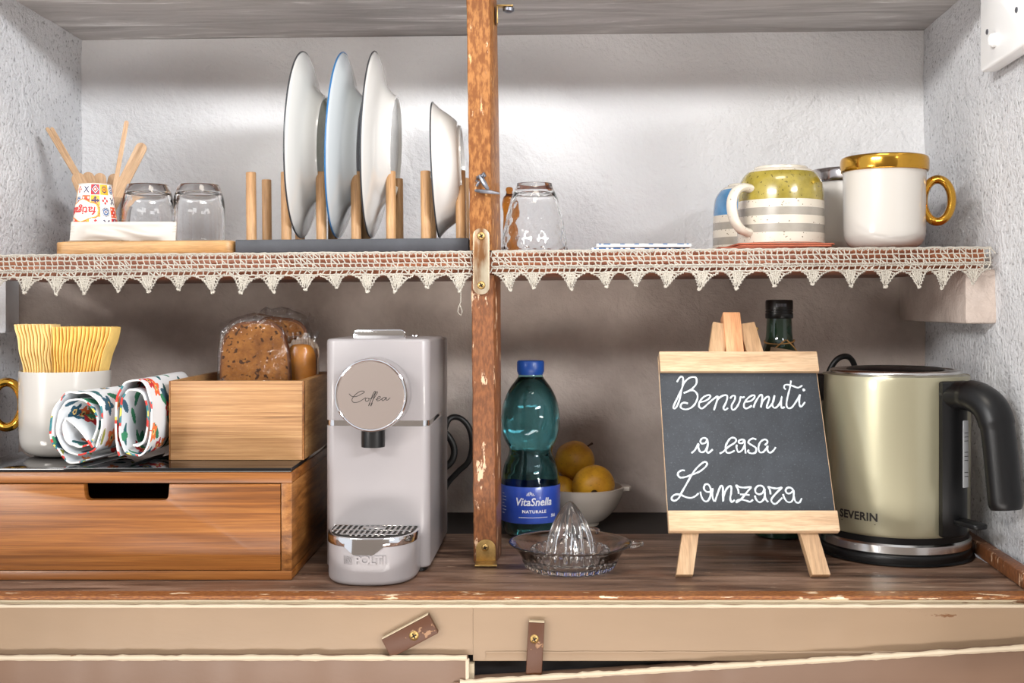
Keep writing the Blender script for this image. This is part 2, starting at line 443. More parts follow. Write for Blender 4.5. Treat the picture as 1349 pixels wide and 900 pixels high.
M['bottle_green'] = basic('dark_green_bottle_glass', lin((20, 46, 32)), .07, coat=.6)
M['bottle_cap'] = basic('black_screw_cap', lin((18, 18, 18)), .3)
M['twine'] = basic('jute_twine', lin((166, 122, 70)), .9, bump=.4, bscale=600)
M['kraft'] = basic('kraft_paper_tag', lin((150, 126, 100)), .85)
k = N('wholemeal_bread'); v = k.coord()
f = k.noise(v, 55, 5, .65); vo = k.noise(v, 150, 2, .5)
c = k.ramp(f, [(.3, lin((118, 70, 26))), (.6, lin((160, 104, 46))), (.8, lin((190, 136, 70)))])
pore = k.ramp(vo, [(.37, (1, 1, 1)), (.42, (0, 0, 0))])
k.set(Base_Color=k.mix(pore, c, lin((70, 38, 14))), Roughness=.85, Normal=k.bump(vo, .6, .003)); M['bread'] = k.m
M['crust'] = basic('brown_bread_crust', lin((110, 62, 24)), .6, var=.3, vscale=40, bump=.3, bscale=90)
M['cake'] = basic('golden_sponge_cake', lin((206, 132, 44)), .5, var=.25, vscale=30, bump=.15, bscale=120)
M['cake_paper'] = basic('pleated_cake_paper', lin((216, 196, 176)), .8)
k = N('yellow_fruit_skin'); v = k.coord()
f = k.noise(v, 26, 5, .6); g = k.noise(v, 260, 2, .5)
k.set(Base_Color=k.mix(k.ramp(g, [(.66, (0, 0, 0)), (.72, (.55, .55, .55))]), k.ramp(f, [(.32, lin((176, 116, 24))), (.6, lin((222, 166, 44)))]), lin((110, 72, 26))), Roughness=.42)
k.set(Normal=k.bump(g, .1, .001)); M['fruit'] = k.m
M['stem'] = basic('dry_brown_stem', lin((66, 44, 26)), .8)
M['bowl'] = basic('white_ceramic_bowl', lin((214, 206, 196)), .25, coat=.4)
M['cloth'] = printed('floral_printed_cotton', .85, .3)
M['cup_print'] = printed('tile_printed_paper', .5, .02)
M['tile_print'] = printed('blue_printed_tile', .25, .02)
M['switch'] = basic('white_switch_plastic', lin((236, 236, 235)), .35)
M['green_glaze'] = basic('olive_foot_glaze', lin((126, 126, 92)), .3, var=.4, vscale=90)
M['navy_glaze'] = basic('navy_foot_glaze', lin((70, 82, 104)), .3, var=.3, vscale=60)
M['grey_foot'] = basic('grey_foot_glaze', lin((196, 196, 194)), .25, var=.1, vscale=50)
M['rim_dark'] = basic('dark_grey_rim_line', lin((50, 52, 56)), .3)
M['rim_blue'] = basic('blue_rim_line', lin((32, 96, 146)), .3)
M['gauge'] = basic('smoky_gauge_plastic', lin((150, 152, 154)), .2, coat=.3)

# ------------------------------------------------------------------ the setting
def wall_grid(A, B, z0, z1, z1b, thick, nrm, nx=90, nz=60, amp=.0022, freq=7, seed=0.0):
    """uneven plastered wall from A(x,y) to B(x,y), top z1 at A and z1b at B, with a flat back"""
    bm = nb(); g = []
    A = Vector(A); B = Vector(B); nv = Vector(nrm)
    for i in range(nx+1):
        t = i/nx; q = A.lerp(B, t); col = []
        for j in range(nz+1):
            z = z0+(z1+(z1b-z1)*t-z0)*j/nz
            d = noise.noise(Vector((q.x*freq+seed, q.y*freq, z*freq)))*amp+noise.noise(Vector((q.x*31+seed, q.y*31, z*31)))*amp*.35
            col.append(bm.verts.new((q.x+nv.x*d, q.y+nv.y*d, z)))
        g.append(col)
    for i in range(nx):
        for j in range(nz):
            bm.faces.new((g[i][j], g[i+1][j], g[i+1][j+1], g[i][j+1]))
    e = [bm.verts.new((q.x-nv.x*thick, q.y-nv.y*thick, z)) for q, z in ((A, z0), (B, z0), (B, z1b), (A, z1))]
    bm.faces.new(e)
    bm.faces.new([g[i][0] for i in range(nx+1)]+[e[1], e[0]])
    bm.faces.new([g[i][nz] for i in range(nx, -1, -1)]+[e[3], e[2]])
    bm.faces.new([g[0][j] for j in range(nz, -1, -1)]+[e[0], e[3]])
    bm.faces.new([g[nx][j] for j in range(nz+1)]+[e[2], e[1]])
    return bm
YB = YD(1.80)
zc = lambda x: 0.7454+(x+.70)*0.0117                         # underside of the niche ceiling
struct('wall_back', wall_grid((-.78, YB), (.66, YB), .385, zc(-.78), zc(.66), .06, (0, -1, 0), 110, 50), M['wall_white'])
struct('wall_back_lower', wall_grid((-.90, YB), (.66, YB), -.02, .385, .385, .06, (0, -1, 0), 110, 40, amp=.003, seed=4), M['wall_shaded'])
struct('wall_left', wall_grid((-.700, YD(1.40)), (-.698, YB), .385, zc(-.70), zc(-.70), .05, (1, 0, 0), 40, 50, amp=.003, seed=9), M['wall_rough'])
struct('wall_left_lower', wall_grid((-.80, YD(1.25)), (-.80, YB), -.02, .39, .39, .05, (1, 0, 0), 40, 40, amp=.003, seed=2), M['wall_rough'])
struct('wall_right', wall_grid((.575, YD(1.10)), (.634, YB), -.05, zc(.62), zc(.62), .06, (-1, 0, 0), 60, 70, amp=.003, seed=13), M['wall_rough'])
bm = nb()
box(bm, -.80, .70, YD(1.40), YB+.06, 0, .05)
for v in bm.verts: v.co.z += zc(v.co.x)
bmesh.ops.subdivide_edges(bm, edges=bm.edges[:], cuts=24, use_grid_fill=True)
for v in bm.verts:
    if v.co.z < zc(v.co.x)+.01: v.co.z += noise.noise(Vector((v.co.x*5, v.co.y*26, 1.7)))*.0026
struct('ceiling', bm, M['ceiling'])
struct('wall_front', mkbox(-.80, .70, YD(1.37), YD(1.40), .742, 1.1, .003), M['wall_white'])
struct('floor', mkbox(-2.6, 2.6, -3.4, .3, -.95, -.90), basic('terracotta_floor', lin((150, 112, 88)), .6, var=.2, vscale=6))
struct('wall_rear', mkbox(-2.6, 2.6, -3.5, -3.4, -.90, 1.75), basic('warm_rear_plaster', lin((186, 174, 160)), .85))
# plastered ledges that carry the shelf
bm = nb()
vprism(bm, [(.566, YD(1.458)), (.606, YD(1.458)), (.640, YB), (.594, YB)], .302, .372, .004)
struct('trim_1', bm, M['wall_shaded'])  # shade below the shelf carried by the greyer plaster colour
bm = nb()
vprism(bm, [(-.80, YD(1.60)), (-.728, YD(1.60)), (-.742, YD(1.64)), (-.798, YB)], .286, .372, .004)
struct('trim_2', bm, M['wall_white'])

# ------------------------------------------------------------------ cupboard under the counter
cup = thing('cupboard', 'old cream painted cupboard with worn brown wooden top under the niche', 'cupboard', (0, 0, 0))
xr, xl = .586, -.795
bm = nb(); box(bm, xl, xr, .0215, .205, -.014, 0, .0006, 1)
obj('counter_plank', bm, M['counter'], cup)
bm = nb(); box(bm, xl, xr, .2062, .352, -.014, -.0006, .0015, 2)
obj('counter_plank', bm, M['counter'], cup)
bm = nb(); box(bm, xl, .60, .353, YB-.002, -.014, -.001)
obj('back_board', bm, M['recess_black'], cup)  # board filling the dark recess, its shade given as black colour
bm = nb()
n = 90
for i in range(n):                                            # worn nosing, a little uneven
    pass
tube(bm, [(xl+(xr-xl)*i/n, .0004+.0010*noise.noise(Vector((i*.31, 0, 0))), -.0029+.0006*noise.noise(Vector((i*.23, 5, 0)))) for i in range(n+1)], .0029, 10)
box(bm, xl, xr, -.001, .0212, -.006, 0)
obj('front_nosing', bm, M['edge'], cup)
def uneven_board(x0, x1, y0, y1, z0, z1, n=70, amp=.0007, lip=.0016, seed=0):
    """a board whose top front arris is a wavy, thickly painted bead"""
    bm = nb(); rows = []
    prof = [(y1, z0), (y0+.0004, z0), (y0, z0+.0012), (y0, z1-lip*1.6), (y0-.0006, z1-lip*.9), (y0+.0002, z1-.0002), (y0+lip, z1), (y1, z1)]
    for i in range(n+1):
        x = x0+(x1-x0)*i/n
        d = noise.noise(Vector((x*38+seed, 1, 0)))*amp; e = noise.noise(Vector((x*90+seed, 3, 0)))*amp*.6
        rows.append([bm.verts.new((x, y+(d if y < y0+.004 else 0), z+((e+d) if abs(z-z1) < .004 else 0))) for y, z in prof])
    m = len(prof)
    for A, B in zip(rows, rows[1:]):
        for q in range(m): bm.faces.new((A[q], A[(q+1) % m], B[(q+1) % m], B[q]))
    bm.faces.new(rows[0]); bm.faces.new(rows[-1][::-1])
    return bm
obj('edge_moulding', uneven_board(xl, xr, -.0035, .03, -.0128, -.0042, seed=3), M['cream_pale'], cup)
ya = YD(1.264)
obj('front_rail', uneven_board(xl, XX(623, 1.264), ya, .012, ZZ(863, 1.264), ZZ(798, 1.264), seed=8), M['cream'], cup)
obj('front_rail', uneven_board(XX(623, 1.264)+.0002, xr, ya+.0003, .012, ZZ(871, 1.264), ZZ(798, 1.264), seed=21), M['cream'], cup)
def bead(p0, p1, r, seed, m, name='highlight_bead', n=110):  # added pale tube that draws the highlight along an edge
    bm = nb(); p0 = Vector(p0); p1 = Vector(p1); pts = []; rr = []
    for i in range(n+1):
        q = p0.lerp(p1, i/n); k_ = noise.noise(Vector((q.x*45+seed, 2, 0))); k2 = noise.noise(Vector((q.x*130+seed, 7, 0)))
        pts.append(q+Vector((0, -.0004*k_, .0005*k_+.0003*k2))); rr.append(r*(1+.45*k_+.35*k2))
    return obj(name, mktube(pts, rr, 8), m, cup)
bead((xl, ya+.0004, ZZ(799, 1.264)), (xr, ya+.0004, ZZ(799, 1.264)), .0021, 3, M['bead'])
obj('rail_lip', uneven_board(XX(640, 1.26), xr, ya-.0012, ya+.004, ZZ(870.5, 1.264), ZZ(858, 1.264), seed=27), M['cream'], cup)
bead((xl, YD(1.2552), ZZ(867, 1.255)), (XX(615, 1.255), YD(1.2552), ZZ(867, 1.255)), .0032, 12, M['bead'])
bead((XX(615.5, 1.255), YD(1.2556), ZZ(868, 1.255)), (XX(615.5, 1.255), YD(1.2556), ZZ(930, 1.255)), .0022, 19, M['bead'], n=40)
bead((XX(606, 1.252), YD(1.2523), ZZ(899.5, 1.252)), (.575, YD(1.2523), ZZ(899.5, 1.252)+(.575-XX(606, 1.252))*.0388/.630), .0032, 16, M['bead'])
obj('carcass_panel', mkbox(xl, xr, .014, .03, -.55, -.013), M['gap'], cup)
obj('door', uneven_board(xl, XX(616, 1.255), YD(1.255), YD(1.272), -.52, ZZ(865, 1.255), amp=.0009, lip=.0028, seed=31), M['cream_rose'], cup)
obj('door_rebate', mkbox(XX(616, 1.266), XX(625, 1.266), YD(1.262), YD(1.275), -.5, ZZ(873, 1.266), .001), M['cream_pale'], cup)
bm = uneven_board(0, .66, YD(1.252), YD(1.272), -.45, 0, amp=.0009, lip=.0028, seed=44)
xf(bm, T(XX(598, 1.252), 0, ZZ(899, 1.252)) @ RY(-math.atan2(.0388, .630)))
obj('door', bm, M['cream_rose'], cup)
def screw(parent, loc, r, m='brass', ax='y', roll=.5):
    """cross-head screw facing the camera (ax y) or downwards (ax z)"""
    bm = nb()
    lathe(bm, [(0, .0), (r*.9, 0), (r, .0004), (r*.85, .0013), (r*.5, .0019), (0, .0021)], 20)
    sl = nb()
    for a in (roll, roll+PI/2):
        box(sl, -r*.55, r*.55, -r*.13, r*.13, .0016, .0024, rot=RZ(a), piv=(0, 0, 0))
    mm = RX(PI/2) if ax == 'y' else (RX(PI) if ax == 'z' else RY(-PI/2))
    mm = T(*loc) @ mm
    o = obj('screw', xf(bm, mm), M[m], parent)
    obj('screw_slot', xf(sl, mm), M['dark_metal'], parent if parent.parent else o)
    return o
yl = ya-.0002
la = thing('turn_button', 'brown wooden turn button set slantwise on the cream rail', 'latch', P(541, 836, 1.264))
obj('block', mkbox(-.0295, .0295, -.0085, 0, -.0115, .0115, .0012, rot=RY(-math.radians(28)), piv=(0, 0, 0)), M['latch'], la)
obj('painted_top', mkbox(-.0285, .0290, -.0080, -.0004, .0116, .0126, .0003, rot=RY(-math.radians(28)), piv=(0, 0, 0)), M['cream_pale'], la)
screw(la, (.0045, -.0085, .001), .0054)
lb = thing('turn_button', 'upright worn brown turn button above the dark door gap', 'latch', P(705, 851, 1.264))
obj('block', mkbox(-.0088, .0088, -.0085, 0, -.030, .028, .0012, rot=RY(math.radians(3)), piv=(0, 0, 0)), M['latch'], lb)
obj('painted_top', mkbox(-.0084, .0088, -.0080, -.0004, .0281, .0290, .0003, rot=RY(math.radians(3)), piv=(0, 0, 0)), M['cream_pale'], lb)
screw(lb, (-.001, -.0085, .010), .005)
bm = nb()
vprism(bm, [(.570, YD(1.300)), (.5885, YD(1.300)), (.613, YD(1.60)), (.5985, YD(1.60))], .0005, .019, .003)
obj('side_strip', bm, M['post_low'], cup)

# ------------------------------------------------------------------ shelf with its posts
su = thing('shelf', 'red-brown wooden shelf across the niche with a worn central post', 'shelf', (0, YD(1.45), 0))
ys = YD(1.45)
def at(bm, o=su): return xf(bm, T(*[-c for c in o.location]))
bm = nb(); box(bm, -.697, .586, YD(1.448), YB-.004, -.030, 0, .002)
for v in bm.verts: v.co.z += zs(v.co.x)
obj('shelf_board', at(bm), M['shelf'], su)
def post(x0a, x1a, x2a, z0, x0b, x1b, x2b, z1, D, nz, seed):
    """a post with front edges x0,x1 and far right edge x2 (px) at both ends, arrises softened and worn"""
    bm = nb(); rings = []
    for i in range(nz+1):
        t = i/nz; z = z0+(z1-z0)*t
        a = XX(x0a+(x0b-x0a)*t, D); b = XX(x1a+(x1b-x1a)*t, D); c = XX(x2a+(x2b-x2a)*t, D+.048)
        d = .0012
        j = lambda s: noise.noise(Vector((z*40, s+seed, 0)))*.0007
        y = YD(D)
        pts = [(a+d+j(1), y), (b-d+j(2), y), (b+j(2), y+d), (c, y+.047), (c-.001, y+.048), (a, y+.048), (a+j(1), y+d)]
        rings.append([bm.verts.new((px, py, z)) for px, py in pts])
    m = 7
    for A, B in zip(rings, rings[1:]):
        for q in range(m): bm.faces.new((A[q], A[(q+1) % m], B[(q+1) % m], B[q]))
    bm.faces.new(rings[0]); bm.faces.new(rings[-1])
    return bm
obj('upper_post', at(post(619, 648, 660, zs(-.06)+.0005, 614, 645.5, 654, .7505, 1.436, 60, 0)), M['post'], su)
obj('lower_post', at(post(624, 654, 660.5, .0005, 621, 650.5, 659.5, zs(-.06)-.0305, 1.440, 60, 7)), M['post_low'], su)
bm = nb()
prism(bm, rrect(XX(623, 1.432), XX(645, 1.432), ZZ(388, 1.432), ZZ(301, 1.432), .0095, 6), YD(1.429), YD(1.4335), .0008)
pl = obj('joining_plate', at(bm), M['steel_old'], su)
screw(pl, (XX(634, 1.43), YD(1.429)-ys, ZZ(311, 1.43)), .0052)
screw(pl, (XX(634, 1.43), YD(1.429)-ys, ZZ(376, 1.43)), .0052)
# brass bracket at the foot
bm = nb()
prism(bm, rrect(XX(627, 1.435), XX(653, 1.435), .0025, ZZ(711, 1.435), [.001, .001, .0118, .0118], 7), YD(1.4350), YD(1.4372), .0006)
box(bm, XX(626, 1.43), XX(655, 1.43), YD(1.413), YD(1.437), .0008, .0032, .0008)
fb = obj('foot_bracket', at(bm), M['brass'], su)
screw(fb, (XX(639, 1.433), YD(1.435)-ys, ZZ(722, 1.433)), .0046)
# steel hook on the post
bm = nb()
D = 1.434
hp = lambda px, py, d=0: P(px, py, D-d)-su.location
tube(bm, [hp(629, 234), hp(633, 232, .006), hp(638, 242, .010), hp(643, 250, .010)], [.0022, .003, .0034, .002], 8)
tube(bm, [hp(626, 251, .004), hp(634, 252, .009), hp(646, 253, .010), hp(658, 255, .010)], [.0016, .0026, .0026, .0012], 8)
tube(bm, [hp(635, 232, .009), hp(637, 229, .010), hp(639, 233, .010)], .0026, 8)
tube(bm, [hp(628, 238), hp(631, 240, .007), hp(628, 245, .005)], .0018, 8)
obj('hook', bm, M['grey_iron'], su)
# angle bracket at the ceiling
bm = nb()
D = 1.47
box(bm, XX(654, D), XX(656, D), YD(1.46), YD(1.474), ZZ(33, D), ZZ(9, D), .0004)
box(bm, XX(654, D), XX(676, D), YD(1.46), YD(1.474), ZZ(10.5, D), ZZ(8.5, D), .0004)
ab = obj('angle_bracket', at(bm), M['brass'], su)
bm = nb(); lathe(bm, [(0, 0), (.0075, 0), (.007, -.004), (.003, -.006), (0, -.0062)], 20, loc=P(670, 11, D))
obj('screw', at(bm), M['grey_iron'], ab)

# ------------------------------------------------------------------ lace edging
U = .00096                                                   # one picture pixel at the lace
def lace_point(seed):
    r = random.Random(seed); bm = nb()
    def J(x, z, a=.6): return ((x+r.uniform(-a, a))*U, r.uniform(-.0007, .0007), (z+r.uniform(-a, a))*U)
    tip = (r.uniform(-1.5, 1.5), -20.5+r.uniform(-1.2, 1.2))
    def knobby(p, q, k):
        pts = []
        for i in range(k*2+1):
            t = i/(k*2); w_ = 1.1 if i % 2 else -.4
            x = p[0]+(q[0]-p[0])*t; z = p[1]+(q[1]-p[1])*t
            nx, nz = (q[1]-p[1]), -(q[0]-p[0]); L = math.hypot(nx, nz)
            pts.append(J(x+nx/L*w_, z+nz/L*w_, .4))
        return pts
    tube(bm, knobby((-19.5, 1), (-11, -4), 3), .00115, 4)
    tube(bm, knobby((-11, -4), tip, 5), .0012, 4)
    tube(bm, knobby(tip, (9, -5), 5), .0012, 4)
    tube(bm, knobby((9, -5), (20.5, 1), 3), .00115, 4)
    for i in range(4): tube(bm, [J(tip[0]+r.uniform(-3, 3), tip[1]+1), J(tip[0]+r.uniform(-2, 2), tip[1]-1.6)], .0014, 5)
    # dense worked centre
    for i in range(7):
        z = -1.2-i*1.7; h = 6.5-i*.55
        tube(bm, [J(-h, z, .3), J(0, z-.3, .3), J(h, z, .3)], .0007, 4)
    for i in range(5):
        x = -6+i*3
        tube(bm, [J(x, 0), J(x*.8, -6), J(x*.45+tip[0]*.3, -12.5)], .0008, 4)
    # open bars to the sides and tip
    for s in (-1, 1):
        for i in range(4):
            t = i/3
            tube(bm, [J(s*(6.5-3*t), -2-9*t, .4), J(s*(12-8.5*t), -3-12*t, .4)], .00085, 4)
        tube(bm, [J(s*6.5, -1.2, .3), J(s*4.2, -8, .3), J(s*1.8, -14.5, .3)], .0011, 4)
        tube(bm, [J(s*1.2, -12.5, .4), J(s*1.4, -17, .4)], .0009, 4)
    return bm
pt_mesh = []
for q in range(7):
    o = obj('lace_point', lace_point(100+q), M['lace'], None, 80); pt_mesh.append(o.data); bpy.data.objects.remove(o)
def lace(label, px0, px1, D, pts, seed, ypx):
    """ypx(px) gives the row of its top edge"""
    r = random.Random(seed)
    base = P((px0+px1)/2, ypx((px0+px1)/2), D)
    root = thing('lace_edging', label, 'lace', base, (0, 0, 0), None)
    bm = nb()
    Q = lambda px, dy, dd=0.0: P(px, ypx(px)+dy, D-dd)-base
    cell = 8.0; n = int((px1-px0)/cell)
    J = lambda a=.7: r.uniform(-a, a)
    rows = [(0.8, .0012), (8.5, .0008), (15.0, .0008), (20.5, .0010), (23.2, .0010), (29.5, .0010)]
    for dy, rad in rows:
        tube(bm, [Q(px0+(px1-px0)*i/(2*n), dy+J(.55), r.uniform(-.0006, .0006)) for i in range(2*n+1)], rad, 4)
    tube(bm, [Q(px0+(px1-px0)*i/(4*n), 21.8+(1.5 if i % 2 else -1.5)+J(.3), .0006) for i in range(4*n+1)], .0008, 4)
    tube(bm, [Q(px0+(px1-px0)*i/(3*n), 2.6+(.9 if i % 2 else -.9)+J(.3), .0002) for i in range(3*n+1)], .0008, 4)
    for i in range(n+1):
        x = px0+cell*i
        if x > px1: break
        for (a, b, lean) in ((1, 8.5, 0), (8.5, 15, 2.0), (15, 21, 1.0), (23, 29.5, -2.5)):
            l = lean+J(1.6)
            tube(bm, [Q(x+J(.8), a), Q(x+l*.5+J(.5), (a+b)/2, .0006), Q(x+l+J(.6), b)], .00078, 4)
            if r.random() < .22: tube(bm, [Q(x+J(1), a), Q(x+cell*.9+J(1), b)], .0008, 4)
    obj('lace_band', bm, M['lace'], root, 80)
    for i, px in enumerate(pts):
        o = bpy.data.objects.new('lace_point', pt_mesh[r.randrange(7)]); C.objects.link(o); o.parent = root
        o.location = Q(px, 29.5, 0); s = r.uniform(.85, 1.18)
        o.scale = ((1 if r.random() < .5 else -1)*r.uniform(.92, 1.06), 1, s); o.rotation_euler = (r.uniform(-.15, .1), r.uniform(-.12, .12), 0)
    return root, bm
yl_ = lambda px: 336-(px/1300)*10.5
lace('off-white crochet lace hanging from the shelf left of the metal plate', -12, 622, 1.436,
     [-6, 36, 75, 111, 155, 194, 236, 277, 321, 358, 402, 441, 484, 524, 565, 605], 5, yl_)[0]
rootR = lace('off-white crochet lace hanging from the shelf right of the metal plate', 648, 1306, 1.436,
     [670, 703, 752, 797, 838, 880, 926, 972, 1022, 1072, 1121, 1168, 1208, 1243, 1282], 6, lambda px: yl_(px)-.3)[0]
bm = nb()                                                     # the loose thread end by the post
lp = lambda px, py: P(px, py, 1.434)-rootR.location
tube(bm, [lp(607, 384), lp(607, 398), lp(604, 405), lp(603, 411), lp(607, 416), lp(609, 410), lp(606, 402)], .0005, 4)
th = obj('loose_thread', xf(bm, T(*rootR.location)), M['lace'], None)
lroot = [o for o in C.objects if o.name == 'lace_edging'][0]
th.parent = lroot; th.data.transform(T(*[-c for c in lroot.location]))

# ------------------------------------------------------------------ upper shelf, left half
zt = .4078
tray = thing('wooden_tray', 'small pale bamboo tray at the left end of the shelf', 'tray', (XX(189, 1.46), YD(1.46), zs(-.49)+.0006), (0, -.0084, 0))
bm = nb()
hw = XX(308, 1.46)-XX(189, 1.46)
zt_l = zt-tray.location.z
vprism(bm, rrect(-hw, hw, 0, .20, .014, 6), 0, zt_l, .0016)
obj('board', bm, M['bamboo'], tray)
bm = nb()
tube(bm, [Vector((x, y, zt_l)) for x, y in rrect(-hw+.006, hw-.006, .006, .194, .010, 6)], .0009, 6, closed=True)
obj('rim_bead', bm, M['bamboo'], tray)
zt += .0016
# clear tumblers upside down
def tumbler():
    t = thing('glass_tumbler', '', 'glass')
    h, rb, rt = .0795, .0345, .0265
    prof = [(0, h-.001), (rt-.006, h-.001), (rt-.001, h-.0002), (rt+.001, h-.0018), (rt+.0042, h-.011), (rb-.0012, h-.022), (rb-.0004, h-.032), (rb, .02), (rb, .0012), (rb-.001, .0002), (rb-.0022, .001), (rb-.0028, .02), (rb-.004, h-.032), (rb-.0075, h-.020), (rt-.003, h-.0135), (rt-.012, h-.0115), (0, h-.0110)]
    obj('tumbler_wall', mklathe(smoothp(prof, 3), 56), M['clear'], t, 50)
    return t
g1 = tumbler()
g1['group'] = 'upturned tumblers on the tray'
g1.location = (XX(195, 1.54), YD(1.54), zt); g1['label'] = 'clear glass tumbler upside down on tray behind the paper sachet'
dup(g1, (XX(262, 1.54), YD(1.54), zt), label='clear glass tumbler upside down at right end of bamboo tray')
# paper sachet
bm = nb()
D = 1.472; nx, nz = 46, 14
g = []
xa, xb = XX(92, D), XX(231, D); z0, z1 = zt, ZZ(292, D)
for i in range(nx+1):
    col = []
    for j in range(nz+1):
        u, v_ = i/nx, j/nz
        edge = min(u, 1-u)*9; puff = min(1, max(0, edge-.5))*math.sin(PI*min(1, max(0, (v_-.02)/.86)))
        d = .0065*puff+.0028*math.sin(u*17+v_*9)*puff*math.sin(u*3)+.0028*puff*noise.noise(Vector((u*5+v_*2, v_*3, 2)))
        if v_ > .88 or u < .06 or u > .94: d = .0007*math.sin((u*150 if v_ > .88 else v_*42))
        col.append((xa+(xb-xa)*u, YD(D)+v_*.004-d, z0+(z1-z0)*v_))
    g.append(col)
f = [[bm.verts.new(c) for c in col] for col in g]
b = [[bm.verts.new((c[0], YD(D)+v_*.0002+.0025+.004*(k_/nz), c[2])) for k_, c in enumerate(col)] for col in g]
for i in range(nx):
    for j in range(nz):
        bm.faces.new((f[i][j], f[i+1][j], f[i+1][j+1], f[i][j+1])); bm.faces.new((b[i][j], b[i][j+1], b[i+1][j+1], b[i+1][j]))
for i in range(nx):
    bm.faces.new((f[i][0], b[i][0], b[i+1][0], f[i+1][0])); bm.faces.new((f[i][nz], f[i+1][nz], b[i+1][nz], b[i][nz]))
for j in range(nz):
    bm.faces.new((f[0][j], f[0][j+1], b[0][j+1], b[0][j])); bm.faces.new((f[nx][j], b[nx][j], b[nx][j+1], f[nx][j+1]))
tag(obj('paper_sachet', bm, M['paper_white'], None, 60), 'flat white paper sachet standing on the front of the bamboo tray', 'sachet')
# printed paper cup, upside down
pc = thing('paper_cup', 'small paper cup printed with colourful tiles upside down on the tray', 'cup', (XX(125.5, 1.525), YD(1.525), zt))
h = ZZ(244, 1.525)-zt; ra, rb = .0325, .0208
nA, nH = 150, 76
nA, nH = 220, 120
bm = nb(); lathe(bm, [(ra+(rb-ra)*j/nH, h*j/nH) for j in range(nH+1)], nA)
cupo = obj('cup_wall', bm, M['cup_print'], pc, 60)
W_, R_, O_, B_, N_, Y_ = [lin(c) for c in ((240, 234, 226), (204, 40, 42), (230, 90, 36), (64, 100, 150), (46, 44, 84), (236, 166, 40))]
def tiles(p):
    a = math.atan2(p.y, p.x); u = (a+PI/2)*.0265/.0138+.3; v_ = (h-p.z)/.0150        # tiles about 14 mm
    i, j = math.floor(u+.5), math.floor(v_); fu, fv = u+.5-i-.5, v_-j-.5
    # label
    lu, lz = (a+PI/2)*.0265, p.z-.0415
    e = abs((lu+.009)/.0215)**2.6+abs(lz/(.0125+.0018*math.cos((lu+.009)*240)))**2.6
    if e < 1: return W_
    if e < 1.22: return Y_
    if e < 1.36: return R_
    k_ = (i*3+j*5) % 7; r_ = math.hypot(fu, fv); d = abs(fu)+abs(fv); s = abs(abs(fu)-abs(fv)); q = max(abs(fu), abs(fv))
    if q > .47: return W_
    if k_ == 0: return N_ if (s < .09 and r_ < .42) or r_ < .1 else W_
    if k_ == 1: return N_ if (min(abs(fu), abs(fv)) < .07 and r_ < .4) or (.3 < d < .38) else Y_
    if k_ == 2: return N_ if r_ < .09 else (W_ if r_ < .16 else (B_ if r_ < .30 else (W_ if r_ < .34 else (N_ if r_ < .40 else W_))))
    if k_ == 3: return W_ if d < .12 else (R_ if d < .3 else (W_ if d < .36 else (N_ if d < .5 else R_)))
    if k_ == 4: return R_ if (abs(d-.24) < .13 and s > .06) else W_
    if k_ == 5: return W_ if (abs(abs(fu)-.27) < .08 and abs(abs(fv)-.27) < .08) or r_ < .08 else (O_ if s > .12 or r_ > .35 else R_)
    return N_ if (.2 < r_ < .3) else (O_ if r_ < .1 else Y_)
paint(cupo, tiles)
bm = nb(); lathe(bm, [(rb-.001, h-.003), (0, h-.003)], 40); lathe(bm, [(rb-.0012, h-.003), (rb+.0004, h+.0006), (rb+.0002, h-.001)], 40)
obj('cup_base', bm, M['paper_white'], pc)
bm = text_bm('fatigati', .0150, .0002, .00022, res=2)
xf(bm, RY(PI)); bmesh.ops.reverse_faces(bm, faces=bm.faces[:])
wrap(bm, 0, 0, .0265, -PI/2-.36, .0415, lambda z: ra+(rb-ra)*z/h+.0004)
obj('printed_word', bm, M['red_ink'], pc)
bm = nb(); tube(bm, [(ra*math.cos(i*2*PI/40), ra*math.sin(i*2*PI/40), .0012) for i in range(40)], .0012, 6, closed=True)
obj('rolled_rim', bm, M['paper_white'], pc)
# clear cup holding wooden sticks and spoons
cc = thing('clear_cup', 'clear plastic cup full of wooden sticks behind the tile-printed cup', 'cup', (XX(139, 1.60), YD(1.60), zt))
hh = ZZ(262, 1.60)-zt
prof = [(0, .0008), (.020, .0008), (.022, .002), (.0285, hh-.002), (.0297, hh), (.0285, hh+.0006), (.0278, hh-.003), (.0214, .0026), (0, .002)]
obj('cup_wall', mklathe(prof, 40), M['thin_plastic'], cc)
zb = zt+.0035
def stick(pbase, ptop, wd, th, label, name, cat='stirrer', face=0.0, group=None, spoon=False):
    A = Vector(pbase); B = Vector(ptop); L = (B-A).length
    bm = nb(); pts = []
    n_ = 26
    poly = []
    for i in range(n_+1):
        t = i/n_; z = t*(L-wd/2) if i <= 14 else 0
        if i <= 14: t = i/14; z = t*(L-wd/2)
        else: z = L-wd/2+wd/2*math.sin((i-14)/12*PI/2)
        t = z/L
        if spoon: ww = wd*(.42 if t < .55 else .42+.58*math.sin(min(1, (t-.55)/.25)*PI/2))
        else: ww = wd
        e = L-z
        if e < ww/2: ww = 2*math.sqrt(max(0, (ww/2)**2-(ww/2-e)**2))
        poly.append((ww/2, z))
    full = poly+[(-x, z) for x, z in reversed(poly) if x > 1e-6]
    prism(bm, full, -th/2, th/2, .0)
    zx = (B-A).normalized(); xx = (Vector((1, 0, 0))-zx*zx.x).normalized(); q = Matrix((xx, zx.cross(xx), zx)).transposed()
    o = obj(name, bm, M['stick'], None, 30)
    o.location = A; o.rotation_mode = 'XYZ'
    o.rotation_euler = (q @ Matrix.Rotation(face, 3, 'Z')).to_euler()
    tag(o, label, cat, group)
S = lambda px, py, D: P(px, py, D)
def b0(px, D): return Vector((XX(px, D), YD(D), zb))
